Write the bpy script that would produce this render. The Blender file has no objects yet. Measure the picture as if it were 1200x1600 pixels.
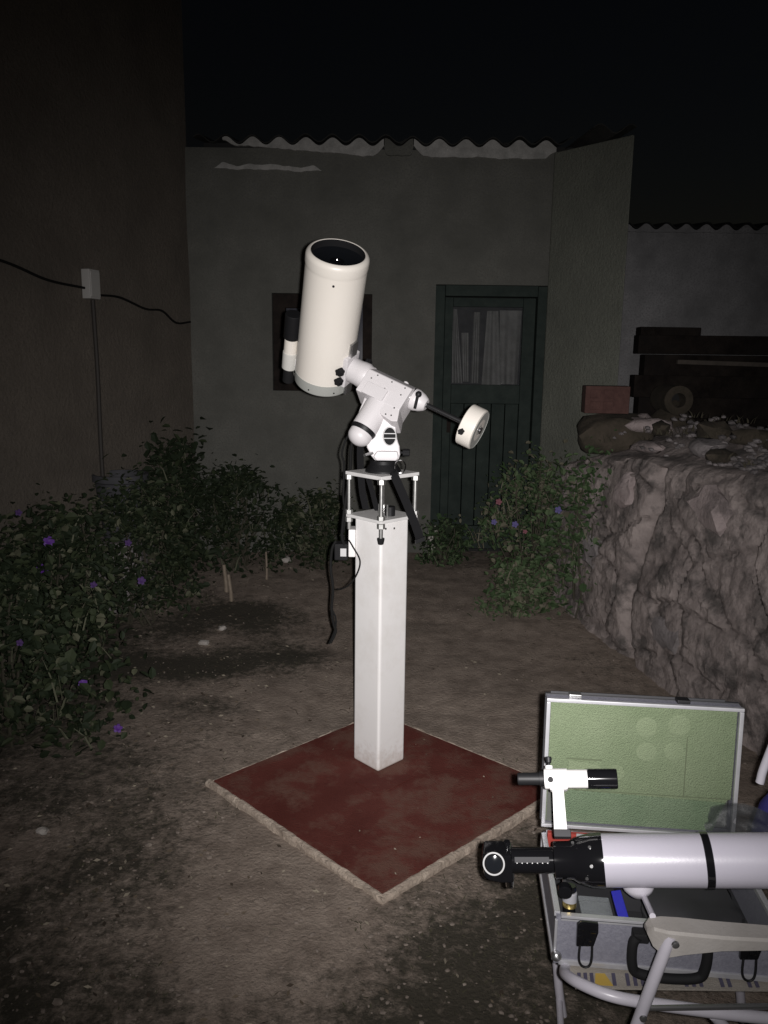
import bpy, bmesh, math, random
from mathutils import Vector, Matrix, noise
random.seed(7)
V = Vector
scene = bpy.context.scene
col = scene.collection

# ------------------------------------------------------------------ camera
PITCH, ROLL = math.radians(11.0), math.radians(0.75)
fwd = V((0, math.cos(PITCH), -math.sin(PITCH)))
r0 = V((1, 0, 0)); u0 = r0.cross(fwd)
rgt = r0 * math.cos(ROLL) + u0 * math.sin(ROLL)
upv = u0 * math.cos(ROLL) - r0 * math.sin(ROLL)
cam_d = bpy.data.cameras.new('camera')
cam = bpy.data.objects.new('camera', cam_d); col.objects.link(cam)
cam.matrix_world = Matrix(((rgt.x, upv.x, -fwd.x, 0), (rgt.y, upv.y, -fwd.y, 0), (rgt.z, upv.z, -fwd.z, 1.6), (0, 0, 0, 1)))
cam_d.sensor_fit = 'VERTICAL'; cam_d.sensor_height = 24.0; cam_d.lens = 24.0 * 1230 / 1600
cam_d.clip_start = 0.05; cam_d.clip_end = 300
scene.camera = cam
scene.render.resolution_x, scene.render.resolution_y = 768, 1024

# ------------------------------------------------------------------ night sky
world = bpy.data.worlds.new('World'); scene.world = world; world.use_nodes = True
wn = world.node_tree.nodes; wl = world.node_tree.links
bg = wn['Background']
sky = wn.new('ShaderNodeTexSky'); sky.sky_type = 'NISHITA'; sky.sun_disc = False
sky.sun_elevation = math.radians(-3.0); sky.sun_rotation = math.radians(20)
wl.new(sky.outputs['Color'], bg.inputs['Color']); bg.inputs['Strength'].default_value = 0.013

# ------------------------------------------------------------------ the hand-held flash the photograph was lit with
fl_d = bpy.data.lights.new('flash', 'SPOT')
fl_d.energy = 420; fl_d.color = (1.0, 0.965, 0.955); fl_d.shadow_soft_size = 0.009
fl_d.spot_size = math.radians(150); fl_d.spot_blend = .3
# beam profile of the little flash lens: flat in the middle, steep shoulder, weak spill
fl_d.use_nodes = True; lt_ = fl_d.node_tree; ln = lt_.nodes; lem = ln['Emission']
def mnode(op, a, b=None):
    q = ln.new('ShaderNodeMath'); q.operation = op
    for i, v in enumerate((a, b)):
        if v is None: continue
        if isinstance(v, (int, float)): q.inputs[i].default_value = v
        else: lt_.links.new(v, q.inputs[i])
    return q.outputs[0]
ltc = ln.new('ShaderNodeTexCoord'); lsx = ln.new('ShaderNodeSeparateXYZ'); lt_.links.new(ltc.outputs['Normal'], lsx.inputs[0])
theta = mnode('ARCCOSINE', mnode('MINIMUM', mnode('ABSOLUTE', lsx.outputs['Z']), .99999))
prof_ = mnode('EXPONENT', mnode('MULTIPLY', mnode('POWER', mnode('DIVIDE', theta, math.radians(27.5)), 3.2), -1.0))
lt_.links.new(mnode('ADD', prof_, .022), lem.inputs['Strength'])
fl = bpy.data.objects.new('flash', fl_d); col.objects.link(fl)
aim = (fwd + rgt * math.tan(math.radians(1.0)) - upv * math.tan(math.radians(1.0))).normalized()
fl.rotation_euler = aim.to_track_quat('-Z', 'Y').to_euler(); fl.location = (0.028, 0.0, 1.605)
scene.view_settings.view_transform = 'Standard'; scene.view_settings.look = 'None'
scene.view_settings.gamma = 1.0; scene.view_settings.exposure = 0.0

# ------------------------------------------------------------------ materials
MATS = {}
def mat(name, c, rough=0.6, metal=0.0, c2=None, scale=8.0, detail=6.0, bump=0.0, bscale=60.0, spec=0.5, coat=0.0, sharp=(0.35, 0.65), alpha=None, trans=0.0, c3=None, scale3=2.0, rough_var=0.0):
    m = bpy.data.materials.new(name); m.use_nodes = True
    nt = m.node_tree; b = nt.nodes['Principled BSDF']
    b.inputs['Base Color'].default_value = (*c, 1); b.inputs['Roughness'].default_value = rough
    b.inputs['Metallic'].default_value = metal; b.inputs['Specular IOR Level'].default_value = spec
    b.inputs['Coat Weight'].default_value = coat; b.inputs['Transmission Weight'].default_value = trans
    if alpha is not None: b.inputs['Alpha'].default_value = alpha
    tc = nt.nodes.new('ShaderNodeTexCoord')
    def nz(sc, det, rgh=0.6):
        n = nt.nodes.new('ShaderNodeTexNoise'); n.inputs['Scale'].default_value = sc
        n.inputs['Detail'].default_value = det; n.inputs['Roughness'].default_value = rgh
        nt.links.new(tc.outputs['Object'], n.inputs['Vector']); return n
    last = None
    if c2:
        n = nz(scale, detail, 0.65); rp = nt.nodes.new('ShaderNodeValToRGB')
        rp.color_ramp.elements[0].position, rp.color_ramp.elements[1].position = sharp
        rp.color_ramp.elements[0].color = (*c, 1); rp.color_ramp.elements[1].color = (*c2, 1)
        nt.links.new(n.outputs['Fac'], rp.inputs['Fac']); last = rp.outputs['Color']
        if rough_var:
            mr = nt.nodes.new('ShaderNodeMapRange'); mr.inputs['To Min'].default_value = rough - rough_var; mr.inputs['To Max'].default_value = rough + rough_var
            nt.links.new(n.outputs['Fac'], mr.inputs['Value']); nt.links.new(mr.outputs['Result'], b.inputs['Roughness'])
    if c3:
        n3 = nz(scale3, 8.0, 0.7); r3 = nt.nodes.new('ShaderNodeValToRGB')
        r3.color_ramp.elements[0].position, r3.color_ramp.elements[1].position = 0.48, 0.62
        nt.links.new(n3.outputs['Fac'], r3.inputs['Fac'])
        mx = nt.nodes.new('ShaderNodeMix'); mx.data_type = 'RGBA'
        nt.links.new(r3.outputs['Color'], mx.inputs['Factor'])
        if last: nt.links.new(last, mx.inputs[6])
        else: mx.inputs[6].default_value = (*c, 1)
        mx.inputs[7].default_value = (*c3, 1); last = mx.outputs[2]
    if last: nt.links.new(last, b.inputs['Base Color'])
    if bump:
        n2 = nz(bscale, 8.0, 0.65); bp = nt.nodes.new('ShaderNodeBump'); bp.inputs['Strength'].default_value = bump
        bp.inputs['Distance'].default_value = 0.01
        nt.links.new(n2.outputs['Fac'], bp.inputs['Height']); nt.links.new(bp.outputs['Normal'], b.inputs['Normal'])
    MATS[name] = m; return m

mat('dirt', (.1836, .1436, .1145), .95, c2=(.378, .3078, .2549), scale=11, detail=10, bump=1.0, bscale=75, sharp=(.3, .7))
mat('pebble', (.15, .12, .10), .9, c2=(.28, .235, .20), scale=40)
mat('moss', (.035, .036, .018), .9, c2=(.07, .062, .036), scale=30)
mat('shed_plaster', (.0935, .0935, .0825), .95, c2=(.165, .1628, .1452), scale=3.0, bump=.9, bscale=45, sharp=(.3, .75), c3=(.1045, .1034, .0935), scale3=85)
mat('wing_plaster', (.147, .154, .1288), .95, c2=(.231, .238, .1988), scale=2.4, bump=.9, bscale=45, sharp=(.3, .75), c3=(.154, .1568, .133), scale3=85)
mat('brown_plaster', (.1073, .0915, .0757), .95, c2=(.1808, .1548, .1277), scale=2.2, bump=.8, bscale=40, sharp=(.3, .7), c3=(.1186, .1017, .0836), scale3=85)
mat('far_plaster', (.225, .225, .228), .95, c2=(.435, .4275, .435), scale=2.0, bump=.6, bscale=40, c3=(.255, .2475, .255), scale3=60)
mat('whitewash', (.30, .295, .28), .95, c2=(.44, .43, .41), scale=14, bump=.6, bscale=60)
mat('fibre_cement', (.016, .016, .015), .95, c2=(.035, .035, .033), scale=6, bump=.5, bscale=80)
mat('door_paint', (.0184, .0276, .0242), .75, c2=(.0322, .0437, .0379), scale=9, bump=.3, bscale=40, spec=.25)
mat('dark_wood', (.012, .009, .008), .85, c2=(.026, .019, .016), scale=12, bump=.3, bscale=50, spec=.2)
mat('glass', (.03, .035, .04), .1, spec=.5, alpha=.15)
mat('reflection_sheet', (.10, .10, .13), .8, c2=(.14, .14, .17), scale=10)  # grey-blue of the panes' reflection, put on a sheet behind the glass
mat('curtain', (.1955, .1955, .1898), .9, c2=(.2875, .2875, .2818), scale=9)
mat('net', (.055, .055, .058), .9, c2=(.085, .085, .088), scale=12)
mat('shed_dark', (.02, .02, .02), .9)
mat('conduit', (.035, .03, .026), .7)
mat('junction_plastic', (.45, .44, .42), .5)
mat('black_rubber', (.010, .010, .011), .75, spec=.25)
mat('black_cable', (.008, .008, .008), .8, spec=.2)
mat('red_paint', (.0986, .0235, .0179), .8, c2=(.1434, .0403, .0314), scale=4, bump=.6, bscale=140, c3=(.1512, .0739, .056), scale3=7, rough_var=.1, spec=.25)
mat('slab_edge', (.36, .29, .235), .95, c2=(.56, .47, .385), scale=22, bump=.9, bscale=90)
mat('pier_white', (.84, .825, .815), .32, c2=(.86, .845, .835), scale=3, bump=.03, bscale=180, rough_var=.06, c3=(.79, .77, .75), scale3=4.5)
mat('plate_alu', (.66, .65, .64), .45, c2=(.74, .73, .72), scale=20)
mat('zinc', (.62, .62, .60), .35, metal=.85, c2=(.45, .45, .44), scale=60)
mat('cream_paint', (.80, .755, .685), .36, c2=(.82, .775, .71), scale=4, bump=.04, bscale=260)
mat('grey_casting_and_shade', (.40, .41, .385), .5, bump=.05, bscale=200)
mat('finder_grey', (.62, .61, .575), .5, bump=.05, bscale=200)
mat('mount_paint', (.66, .635, .645), .42, c2=(.70, .675, .685), scale=5, bump=.03, bscale=300)
mat('black_paint', (.010, .010, .011), .5, spec=.3)
mat('tube_inside', (.012, .012, .013), .9, spec=.1)
mat('lens_glass', (.008, .009, .011), .06, spec=.2)
mat('chrome', (.8, .8, .8), .15, metal=1.0)
mat('dark_steel', (.16, .16, .165), .25, metal=.9)
mat('steel', (.45, .45, .45), .32, metal=.9)
mat('emblem_grey', (.55, .55, .55), .5)
mat('strap', (.010, .010, .011), .9, bump=.3, bscale=400, spec=.15)
mat('lilac_white', (.39, .3756, .432), .30, c2=(.42, .4044, .462), scale=3, bump=.03, bscale=200)
mat('finder_white', (.72, .71, .70), .32)
mat('gloss_black', (.006, .006, .007), .09, spec=.6)
mat('case_panel', (.156, .156, .1896), .55, c2=(.204, .204, .24), scale=120, bump=.25, bscale=260)
mat('case_alu', (.456, .456, .48), .4, metal=.5, c2=(.552, .552, .576), scale=14)
mat('case_dark', (.025, .025, .028), .7)
mat('green_foam', (.172, .222, .126), .95, c2=(.212, .262, .158), scale=6, detail=9, bump=.9, bscale=330)
mat('foam_patch', (.190, .238, .140), .95, c2=(.222, .270, .166), scale=9, bump=.8, bscale=330)
mat('foam_low', (.135, .195, .115), .95, c2=(.17, .228, .142), scale=9, bump=.9, bscale=330)
mat('foam_seam', (.085, .105, .06), .95)
mat('grey_lining', (.085, .09, .08), .9, bump=.3, bscale=200)
mat('red_lining', (.26, .03, .022), .7)
mat('chair_white', (.45, .4312, .4813), .33, c2=(.5125, .4938, .5437), scale=9, bump=.02)
mat('arm_plastic', (.2875, .2687, .25), .6, c2=(.35, .3313, .3125), scale=7, bump=.15, bscale=120)
mat('seat_cloth', (.286, .26, .2275), .9, bump=.4, bscale=300)
mat('seat_dark', (.06, .055, .09), .9)
mat('seat_yellow', (.40, .27, .05), .9)
mat('blue_cloth', (.018, .016, .12), .85, bump=.3, bscale=300)
mat('white_cloth', (.60, .60, .62), .85)
mat('clear_plastic', (.30, .32, .34), .25, alpha=.38, bump=.5, bscale=30)
mat('bag_plastic', (.06, .065, .07), .35, alpha=.32, bump=.6, bscale=25)
mat('blue_plastic', (.03, .03, .45), .4)
mat('brass', (.55, .43, .16), .25, metal=.9)
mat('barrel_grey', (.28, .28, .30), .4)
mat('leaf_a', (.0163, .0248, .0118), .7, spec=.25); mat('leaf_b', (.0338, .045, .0214), .7, spec=.25); mat('leaf_c', (.0957, .099, .063), .7, spec=.3)
mat('leaf_d', (.045, .078, .032), .7, spec=.25); mat('leaf_e', (.085, .122, .060), .7, spec=.25); mat('leaf_f', (.14, .13, .09), .7)
mat('dry_weed', (.06, .052, .034), .9)
mat('litter_dark', (.05, .036, .025), .9); mat('litter_mid', (.13, .10, .07), .9); mat('litter_pale', (.30, .26, .20), .9)
mat('stem', (.05, .045, .03), .8)
mat('dark_petal', (.055, .018, .115), .7)  # darker purple than the other petals
mat('purple_petal', (.085, .016, .22), .6); mat('violet_petal', (.10, .085, .24), .7); mat('pink_petal', (.20, .065, .085), .7)
mat('adobe', (.2473, .2153, .2095), .97, c2=(.4365, .3831, .3735), scale=7, bump=1.0, bscale=45, c3=(.1261, .1145, .1115), scale3=6, sharp=(.3, .7))
mat('stone_pink', (.3135, .2565, .2489), .95, c2=(.475, .399, .3895), scale=10, bump=1.0, bscale=50, c3=(.1805, .152, .1472), scale3=5)
mat('stone_grey', (.18, .16, .16), .95, c2=(.31, .28, .28), scale=10, bump=1.0, bscale=50, c3=(.10, .09, .09), scale3=5)
mat('stone_moss', (.044, .0376, .0256), .95, c2=(.084, .0664, .0496), scale=12, bump=.9, bscale=60)
mat('red_clay', (.0765, .036, .0306), .9, c2=(.1125, .0558, .0468), scale=25, bump=.6, bscale=90)
mat('old_plank', (.014, .011, .010), .95, c2=(.036, .029, .025), scale=7, bump=.9, bscale=60, spec=.15, c3=(.02, .017, .016), scale3=3)
mat('pale_plank', (.085, .072, .06), .9, c2=(.12, .10, .085), scale=18)
mat('stake_wood', (.20, .16, .12), .9, c2=(.28, .23, .18), scale=25)
mat('pale_stone', (.34, .31, .28), .9, c2=(.46, .43, .40), scale=20, bump=.5)
mat('grey_pot', (.045, .045, .05), .9, c2=(.07, .07, .078), scale=9)

pn_ = MATS['pier_white'].node_tree; pb_ = pn_.nodes['Principled BSDF'].inputs['Base Color']; psrc = pb_.links[0].from_socket
ptc = pn_.nodes.new('ShaderNodeTexCoord'); psx = pn_.nodes.new('ShaderNodeSeparateXYZ'); pn_.links.new(ptc.outputs['Object'], psx.inputs[0])
pmr = pn_.nodes.new('ShaderNodeMapRange'); pmr.inputs['From Min'].default_value = 0; pmr.inputs['From Max'].default_value = .13; pmr.inputs['To Min'].default_value = .62; pmr.inputs['To Max'].default_value = 0; pn_.links.new(psx.outputs['Z'], pmr.inputs['Value'])
pnz = pn_.nodes.new('ShaderNodeTexNoise'); pnz.inputs['Scale'].default_value = 55; pnz.inputs['Detail'].default_value = 8; pn_.links.new(ptc.outputs['Object'], pnz.inputs['Vector'])
pml = pn_.nodes.new('ShaderNodeMath'); pml.operation = 'ADD'; pn_.links.new(pmr.outputs['Result'], pml.inputs[0]); pn_.links.new(pnz.outputs['Fac'], pml.inputs[1])
pm2 = pn_.nodes.new('ShaderNodeMapRange'); pm2.inputs['From Min'].default_value = .72; pm2.inputs['From Max'].default_value = 1.1; pm2.inputs['To Max'].default_value = .35; pn_.links.new(pml.outputs[0], pm2.inputs['Value'])
pmx = pn_.nodes.new('ShaderNodeMix'); pmx.data_type = 'RGBA'; pn_.links.new(pm2.outputs['Result'], pmx.inputs['Factor']); pn_.links.new(psrc, pmx.inputs[6]); pmx.inputs[7].default_value = (.42, .31, .25, 1); pn_.links.new(pmx.outputs[2], pb_)

# ------------------------------------------------------------------ mesh helpers
ORG = {}
def basis(axis):
    a = V(axis).normalized()
    h = V((0, 0, 1)) if abs(a.z) < .9 else V((0, 1, 0))
    x = h.cross(a).normalized(); y = a.cross(x)
    return x, y, a

class MB:
    def __init__(s): s.v = []; s.f = []; s.mi = []
    def add(s, vs, fs, mi=0):
        o = len(s.v); s.v += [V(p) for p in vs]; s.f += [tuple(i + o for i in f) for f in fs]; s.mi += [mi] * len(fs); return s
    def box(s, c, size, ax=None, bev=0.0, seg=2):
        x, y, z = ax if ax else (V((1, 0, 0)), V((0, 1, 0)), V((0, 0, 1)))
        x, y, z = V(x), V(y), V(z)
        bm = bmesh.new(); bmesh.ops.create_cube(bm, size=1)
        for v in bm.verts: v.co = V((v.co.x * size[0], v.co.y * size[1], v.co.z * size[2]))
        if bev: bmesh.ops.bevel(bm, geom=bm.edges[:], offset=bev, segments=seg, affect='EDGES', profile=.5)
        bm.verts.index_update()
        s.add([V(c) + x * v.co.x + y * v.co.y + z * v.co.z for v in bm.verts], [[v.index for v in f.verts] for f in bm.faces]); bm.free(); return s
    def prism(s, poly, o, ax, h0, h1, bev=0.0):
        x, y, z = [V(a) for a in ax]
        bm = bmesh.new(); n = len(poly)
        a = [bm.verts.new((p[0], p[1], h0)) for p in poly]; b = [bm.verts.new((p[0], p[1], h1)) for p in poly]
        bm.faces.new(a[::-1]); bm.faces.new(b)
        for i in range(n): bm.faces.new((a[i], a[(i + 1) % n], b[(i + 1) % n], b[i]))
        bmesh.ops.recalc_face_normals(bm, faces=bm.faces[:])
        if bev: bmesh.ops.bevel(bm, geom=bm.edges[:], offset=bev, segments=2, affect='EDGES', profile=.5)
        bm.verts.index_update()
        s.add([V(o) + x * v.co.x + y * v.co.y + z * v.co.z for v in bm.verts], [[v.index for v in f.verts] for f in bm.faces]); bm.free(); return s
    def lathe(s, prof, o, axis, seg=32, close=True, sx=1.0, sy=1.0, xy=None):
        x, y, a = basis(axis)
        if xy: x, y = V(xy[0]), V(xy[1])
        vs = []; fs = []
        for (h, r) in prof:
            for k in range(seg):
                t = 2 * math.pi * k / seg
                vs.append(V(o) + a * h + x * (r * sx * math.cos(t)) + y * (r * sy * math.sin(t)))
        m = len(prof)
        for i in range(m - 1):
            for k in range(seg):
                k2 = (k + 1) % seg
                fs.append((i * seg + k, i * seg + k2, (i + 1) * seg + k2, (i + 1) * seg + k))
        if close:
            fs.append(tuple(range(seg))[::-1]); fs.append(tuple((m - 1) * seg + k for k in range(seg)))
        return s.add(vs, fs)
    def tube(s, pts, r, seg=10, caps=True):
        pts = [V(p) for p in pts]; n = len(pts)
        rs = r if isinstance(r, (list, tuple)) else [r] * n
        vs = []; fs = []; px = None
        for i, p in enumerate(pts):
            t = (pts[min(i + 1, n - 1)] - pts[max(i - 1, 0)]).normalized()
            if px is None: px = basis(t)[0]
            px = (px - t * px.dot(t)).normalized(); py = t.cross(px)
            for k in range(seg):
                a = 2 * math.pi * k / seg; vs.append(p + px * rs[i] * math.cos(a) + py * rs[i] * math.sin(a))
        for i in range(n - 1):
            for k in range(seg):
                k2 = (k + 1) % seg; fs.append((i * seg + k, i * seg + k2, (i + 1) * seg + k2, (i + 1) * seg + k))
        if caps: fs.append(tuple(range(seg))[::-1]); fs.append(tuple((n - 1) * seg + k for k in range(seg)))
        return s.add(vs, fs)
    def ribbon(s, pts, wdir, w, th):
        pts = [V(p) for p in pts]; wd = V(wdir).normalized(); n = len(pts); vs = []; fs = []
        for i, p in enumerate(pts):
            t = (pts[min(i + 1, n - 1)] - pts[max(i - 1, 0)]).normalized(); nn = t.cross(wd).normalized()
            for a, b in ((-1, -1), (1, -1), (1, 1), (-1, 1)): vs.append(p + wd * (a * w / 2) + nn * (b * th / 2))
        for i in range(n - 1):
            for k in range(4):
                k2 = (k + 1) % 4; fs.append((i * 4 + k, i * 4 + k2, i * 4 + 4 + k2, i * 4 + 4 + k))
        fs.append((3, 2, 1, 0)); fs.append(tuple((n - 1) * 4 + k for k in range(4)))
        return s.add(vs, fs)
    def rock(s, c, r, seed, sub=2, amp=.25):
        bm = bmesh.new(); bmesh.ops.create_icosphere(bm, subdivisions=sub, radius=1)
        for v in bm.verts:
            k = 1 + amp * noise.noise(v.co * 1.3 + V((seed * 3.1, seed, 0))) * 2 + amp * .4 * noise.noise(v.co * 4 + V((seed, 0, 7)))
            p = v.co.copy(); m = max(abs(p.x), abs(p.y), abs(p.z)); p = p.lerp(p / m * .85, .55) * k
            v.co = V((p.x * r[0], p.y * r[1], p.z * r[2]))
        bm.verts.index_update()
        s.add([V(c) + v.co for v in bm.verts], [[v.index for v in f.verts] for f in bm.faces]); bm.free(); return s
    def build(s, name, m, parent=None, smooth=32, origin=None):
        mats = m if isinstance(m, (list, tuple)) else [m]
        if parent is not None: o = ORG[parent.name]
        else: o = V(origin) if origin is not None else V((0, 0, 0))
        me = bpy.data.meshes.new(name); me.from_pydata([tuple(p - o) for p in s.v], [], s.f)
        for k in mats: me.materials.append(MATS[k])
        if len(mats) > 1: me.polygons.foreach_set('material_index', s.mi)
        if smooth:
            bm = bmesh.new(); bm.from_mesh(me); bmesh.ops.recalc_face_normals(bm, faces=bm.faces[:]); bm.to_mesh(me); bm.free()
            me.polygons.foreach_set('use_smooth', [True] * len(me.polygons)); me.set_sharp_from_angle(angle=math.radians(smooth))
        ob = bpy.data.objects.new(name, me); col.objects.link(ob)
        if smooth and smooth < 100:
            w = ob.modifiers.new('weighted', 'WEIGHTED_NORMAL'); w.keep_sharp = True; w.weight = 80
        if parent is not None: ob.parent = parent
        else: ob.location = o
        ORG[ob.name] = o; return ob

def thing(name, loc, label, cat, group=None):
    o = bpy.data.objects.new(name, None); col.objects.link(o); o.location = loc; o.empty_display_size = .1
    ORG[o.name] = V(loc); return tag(o, label, cat, group)
def tag(o, label, cat, group=None):
    o['label'] = label; o['category'] = cat
    if group: o['group'] = group
    return o
def stuff(o): o['kind'] = 'stuff'; return o
def struct(o): o['kind'] = 'structure'; return o
def bez(pts, n=24):
    """Catmull-Rom through points"""
    P = [V(p) for p in pts]; P = [P[0] * 2 - P[1]] + P + [P[-1] * 2 - P[-2]]; out = []
    segs = len(P) - 3; per = max(2, n // segs)
    for i in range(segs):
        a, b, c, d = P[i:i + 4]
        for k in range(per):
            t = k / per; out.append(.5 * ((2 * b) + (c - a) * t + (2 * a - 5 * b + 4 * c - d) * t * t + (3 * b - a - 3 * c + d) * t ** 3))
    out.append(P[-2]); return out

# ------------------------------------------------------------------ ground
def sstep(a, b, x):
    t = min(1, max(0, (x - a) / (b - a))); return t * t * (3 - 2 * t)
def gz(x, y):
    z = .13 * sstep(3.4, 5.9, y)
    z += .014 * noise.noise(V((x * 1.4, y * 1.4, 3))) + .008 * noise.noise(V((x * 5, y * 5, 1)))
    z += .005 * noise.noise(V((x * 17, y * 17, 5)))
    return z + .033 * (1 - sstep(.95, 1.9, math.hypot(x - .01, y - 2.68)))
def axis_coords(lo, hi, step, far):
    a = []; x = lo
    while x < hi: a.append(x); x += step
    out = [lo - far, lo - far * .4, lo - far * .12, lo - far * .03] + a + [hi, hi + far * .03, hi + far * .12, hi + far * .4, hi + far]; return out
xs = axis_coords(-2.6, 2.2, .03, 60); ys = axis_coords(.6, 6.2, .03, 60)
g = MB(); nx = len(xs)
for yy in ys:
    for xx in xs: g.v.append(V((xx, yy, gz(xx, yy) if -9 < xx < 9 and -9 < yy < 12 else .1 * (yy > 5))))
for j in range(len(ys) - 1):
    for i in range(nx - 1): g.f.append((j * nx + i, j * nx + i + 1, (j + 1) * nx + i + 1, (j + 1) * nx + i)); g.mi.append(0)
gnd = struct(g.build('ground', 'dirt', smooth=180))
def soil(x, y):
    v = .30 * noise.noise(V((x * 1.5, y * 1.5, 40))) + .25 * noise.noise(V((x * 4, y * 4, 30))) + .16 * noise.noise(V((x * 11, y * 11, 31)))
    for (cx, cy, rx, ry, a) in ((-.82, 4.62, .38, .20, .8), (-.98, 3.80, .40, .18, .85), (-.52, 3.98, .28, .16, .6), (-.75, 3.35, .3, .12, .35), (.36, 1.80, .42, .30, .62), (0.1, 1.55, .5, .25, .4), (-.72, 2.3, .25, .3, .3), (-1.6, 3.5, .5, 1.8, .45), (.62, 2.15, .3, .25, .55), (-1.0, 1.7, .5, .6, .25),
                                (.35, 4.2, .55, 1.1, -.6), (.5, 3.4, .4, .4, -.45), (-.30, 3.35, .35, .3, -.45), (-.32, 1.95, .35, .35, -.35), (-.2, 5.0, .5, .5, -.3)):
        v += a * math.exp(-((x - cx) / rx) ** 2 - ((y - cy) / ry) ** 2)
    return min(1, max(0, .30 + v))
at = gnd.data.attributes.new('moss', 'FLOAT', 'POINT'); at.data.foreach_set('value', [soil(v.co.x, v.co.y) for v in gnd.data.vertices])
dm_ = MATS['dirt'].node_tree; an = dm_.nodes.new('ShaderNodeAttribute'); an.attribute_name = 'moss'
fn_ = dm_.nodes.new('ShaderNodeTexNoise'); fn_.inputs['Scale'].default_value = 28; fn_.inputs['Detail'].default_value = 7; fn_.inputs['Roughness'].default_value = .75
tcg = dm_.nodes.new('ShaderNodeTexCoord'); dm_.links.new(tcg.outputs['Object'], fn_.inputs['Vector'])
ad = dm_.nodes.new('ShaderNodeMath'); ad.operation = 'MULTIPLY_ADD'; ad.inputs[1].default_value = 1.9; dm_.links.new(fn_.outputs['Fac'], ad.inputs[0])
sb_ = dm_.nodes.new('ShaderNodeMath'); sb_.operation = 'SUBTRACT'; sb_.inputs[1].default_value = .95; dm_.links.new(an.outputs['Fac'], sb_.inputs[0]); dm_.links.new(sb_.outputs[0], ad.inputs[2])
rm_ = dm_.nodes.new('ShaderNodeMapRange'); rm_.inputs['From Min'].default_value = .28; rm_.inputs['From Max'].default_value = .78; dm_.links.new(ad.outputs[0], rm_.inputs['Value'])
mxg = dm_.nodes.new('ShaderNodeMix'); mxg.data_type = 'RGBA'; dm_.links.new(rm_.outputs['Result'], mxg.inputs['Factor'])
src = dm_.nodes['Principled BSDF'].inputs['Base Color'].links[0].from_socket; dm_.links.new(src, mxg.inputs[6]); mxg.inputs[7].default_value = (.056, .048, .034, 1)
dm_.links.new(mxg.outputs[2], dm_.nodes['Principled BSDF'].inputs['Base Color'])

def inside_pad(x, y): return abs(x - .01) + abs(y - 2.675) < .68
pb = MB(); rnd = random.Random(3)
for k in range(2600):
    y = rnd.uniform(1.1, 5.8) if k % 2 else rnd.uniform(1.1, 2.6); x = rnd.uniform(-.62 * y - .2, .55 * y)
    if inside_pad(x, y): continue
    s_ = rnd.choice((.0018, .0024, .003, .004, .005)) * (1.7 if rnd.random() < .06 else 1)
    pb.rock((x, y, gz(x, y) + s_ * .2), (s_ * rnd.uniform(.8, 1.6), s_ * rnd.uniform(.8, 1.4), s_ * .7), k, sub=1)
stuff(pb.build('gravel', 'pebble', smooth=0)); tag(bpy.data.objects['gravel'], 'small pale pebbles scattered over the bare dirt yard', 'gravel')
ms = MB()
for k in range(9000):
    y = rnd.uniform(1.15, 5.6); x = rnd.uniform(-.6 * y - .2, .5 * y)
    m = soil(x, y) * 1.1 - .45 + .4 * noise.noise(V((x * 6, y * 6, 2)))
    edge = abs(abs(x - .01) + abs(y - 2.675) - .76) < .1
    if (m < .16 and not (edge and m > -.15)) or inside_pad(x, y): continue
    z = gz(x, y) - .002
    for q in range(2):
        a = rnd.uniform(0, 6.28); h = rnd.uniform(.003, .010); w = rnd.uniform(.0012, .003)
        dx, dy = math.cos(a), math.sin(a); lx, ly = rnd.uniform(-.014, .014), rnd.uniform(-.014, .014)
        ms.add([(x - dx * w, y - dy * w, z), (x + dx * w, y + dy * w, z), (x + lx + dx * w * .5, y + ly + dy * w * .5, z + h), (x + lx - dx * w * .5, y + ly - dy * w * .5, z + h)], [(0, 1, 2, 3)])
o = stuff(ms.build('moss', 'moss', smooth=0)); tag(o, 'dark patches of moss and tiny weeds on the dirt', 'moss')

lt = MB(); rl_ = random.Random(77)
def chip(x, y, z, s_):
    a = rl_.uniform(0, 6.28); dx, dy = math.cos(a), math.sin(a); w = s_ * rl_.uniform(.2, .5); t = rl_.uniform(-.3, .3) * s_
    lt.add([(x - dx * s_, y - dy * s_, z + .003), (x + dy * w, y - dx * w, z + .004 + abs(t)), (x + dx * s_, y + dy * s_, z + .003 + abs(t) * .5), (x - dy * w, y + dx * w, z + .002)], [(0, 1, 2, 3)], rl_.randint(0, 2))
for k in range(1500):
    if k % 3: x, y = rl_.gauss(-1.0, .4), rl_.uniform(1.6, 5.6)
    else: y = rl_.uniform(1.2, 5.6); x = rl_.uniform(-.6 * y, .45 * y)
    if inside_pad(x, y): continue
    chip(x, y, gz(x, y), rl_.uniform(.004, .014))
for k in range(60):
    x, y = rl_.uniform(-.55, .6), rl_.uniform(2.15, 3.2)
    if abs(x - .01) + abs(y - 2.675) < .58 and max(abs(x), abs(y - 2.86)) > .13: chip(x, y, .0495, rl_.uniform(.002, .007))
tw = random.Random(5)
for k in range(60):
    x, y = tw.gauss(-.9, .35), tw.uniform(2.2, 5.4)
    if inside_pad(x, y): continue
    a = tw.uniform(0, 6.28); L = tw.uniform(.02, .09); z = gz(x, y) + .004
    lt.tube([(x, y, z), (x + L * .5 * math.cos(a), y + L * .5 * math.sin(a), z + .006), (x + L * math.cos(a + .2), y + L * math.sin(a + .2), z + .001)], .0013, 4)
o = stuff(lt.build('leaf_litter', ['litter_dark', 'litter_mid', 'litter_pale'], smooth=0)); tag(o, 'dry leaf litter and twigs scattered over the dirt', 'litter')

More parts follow.
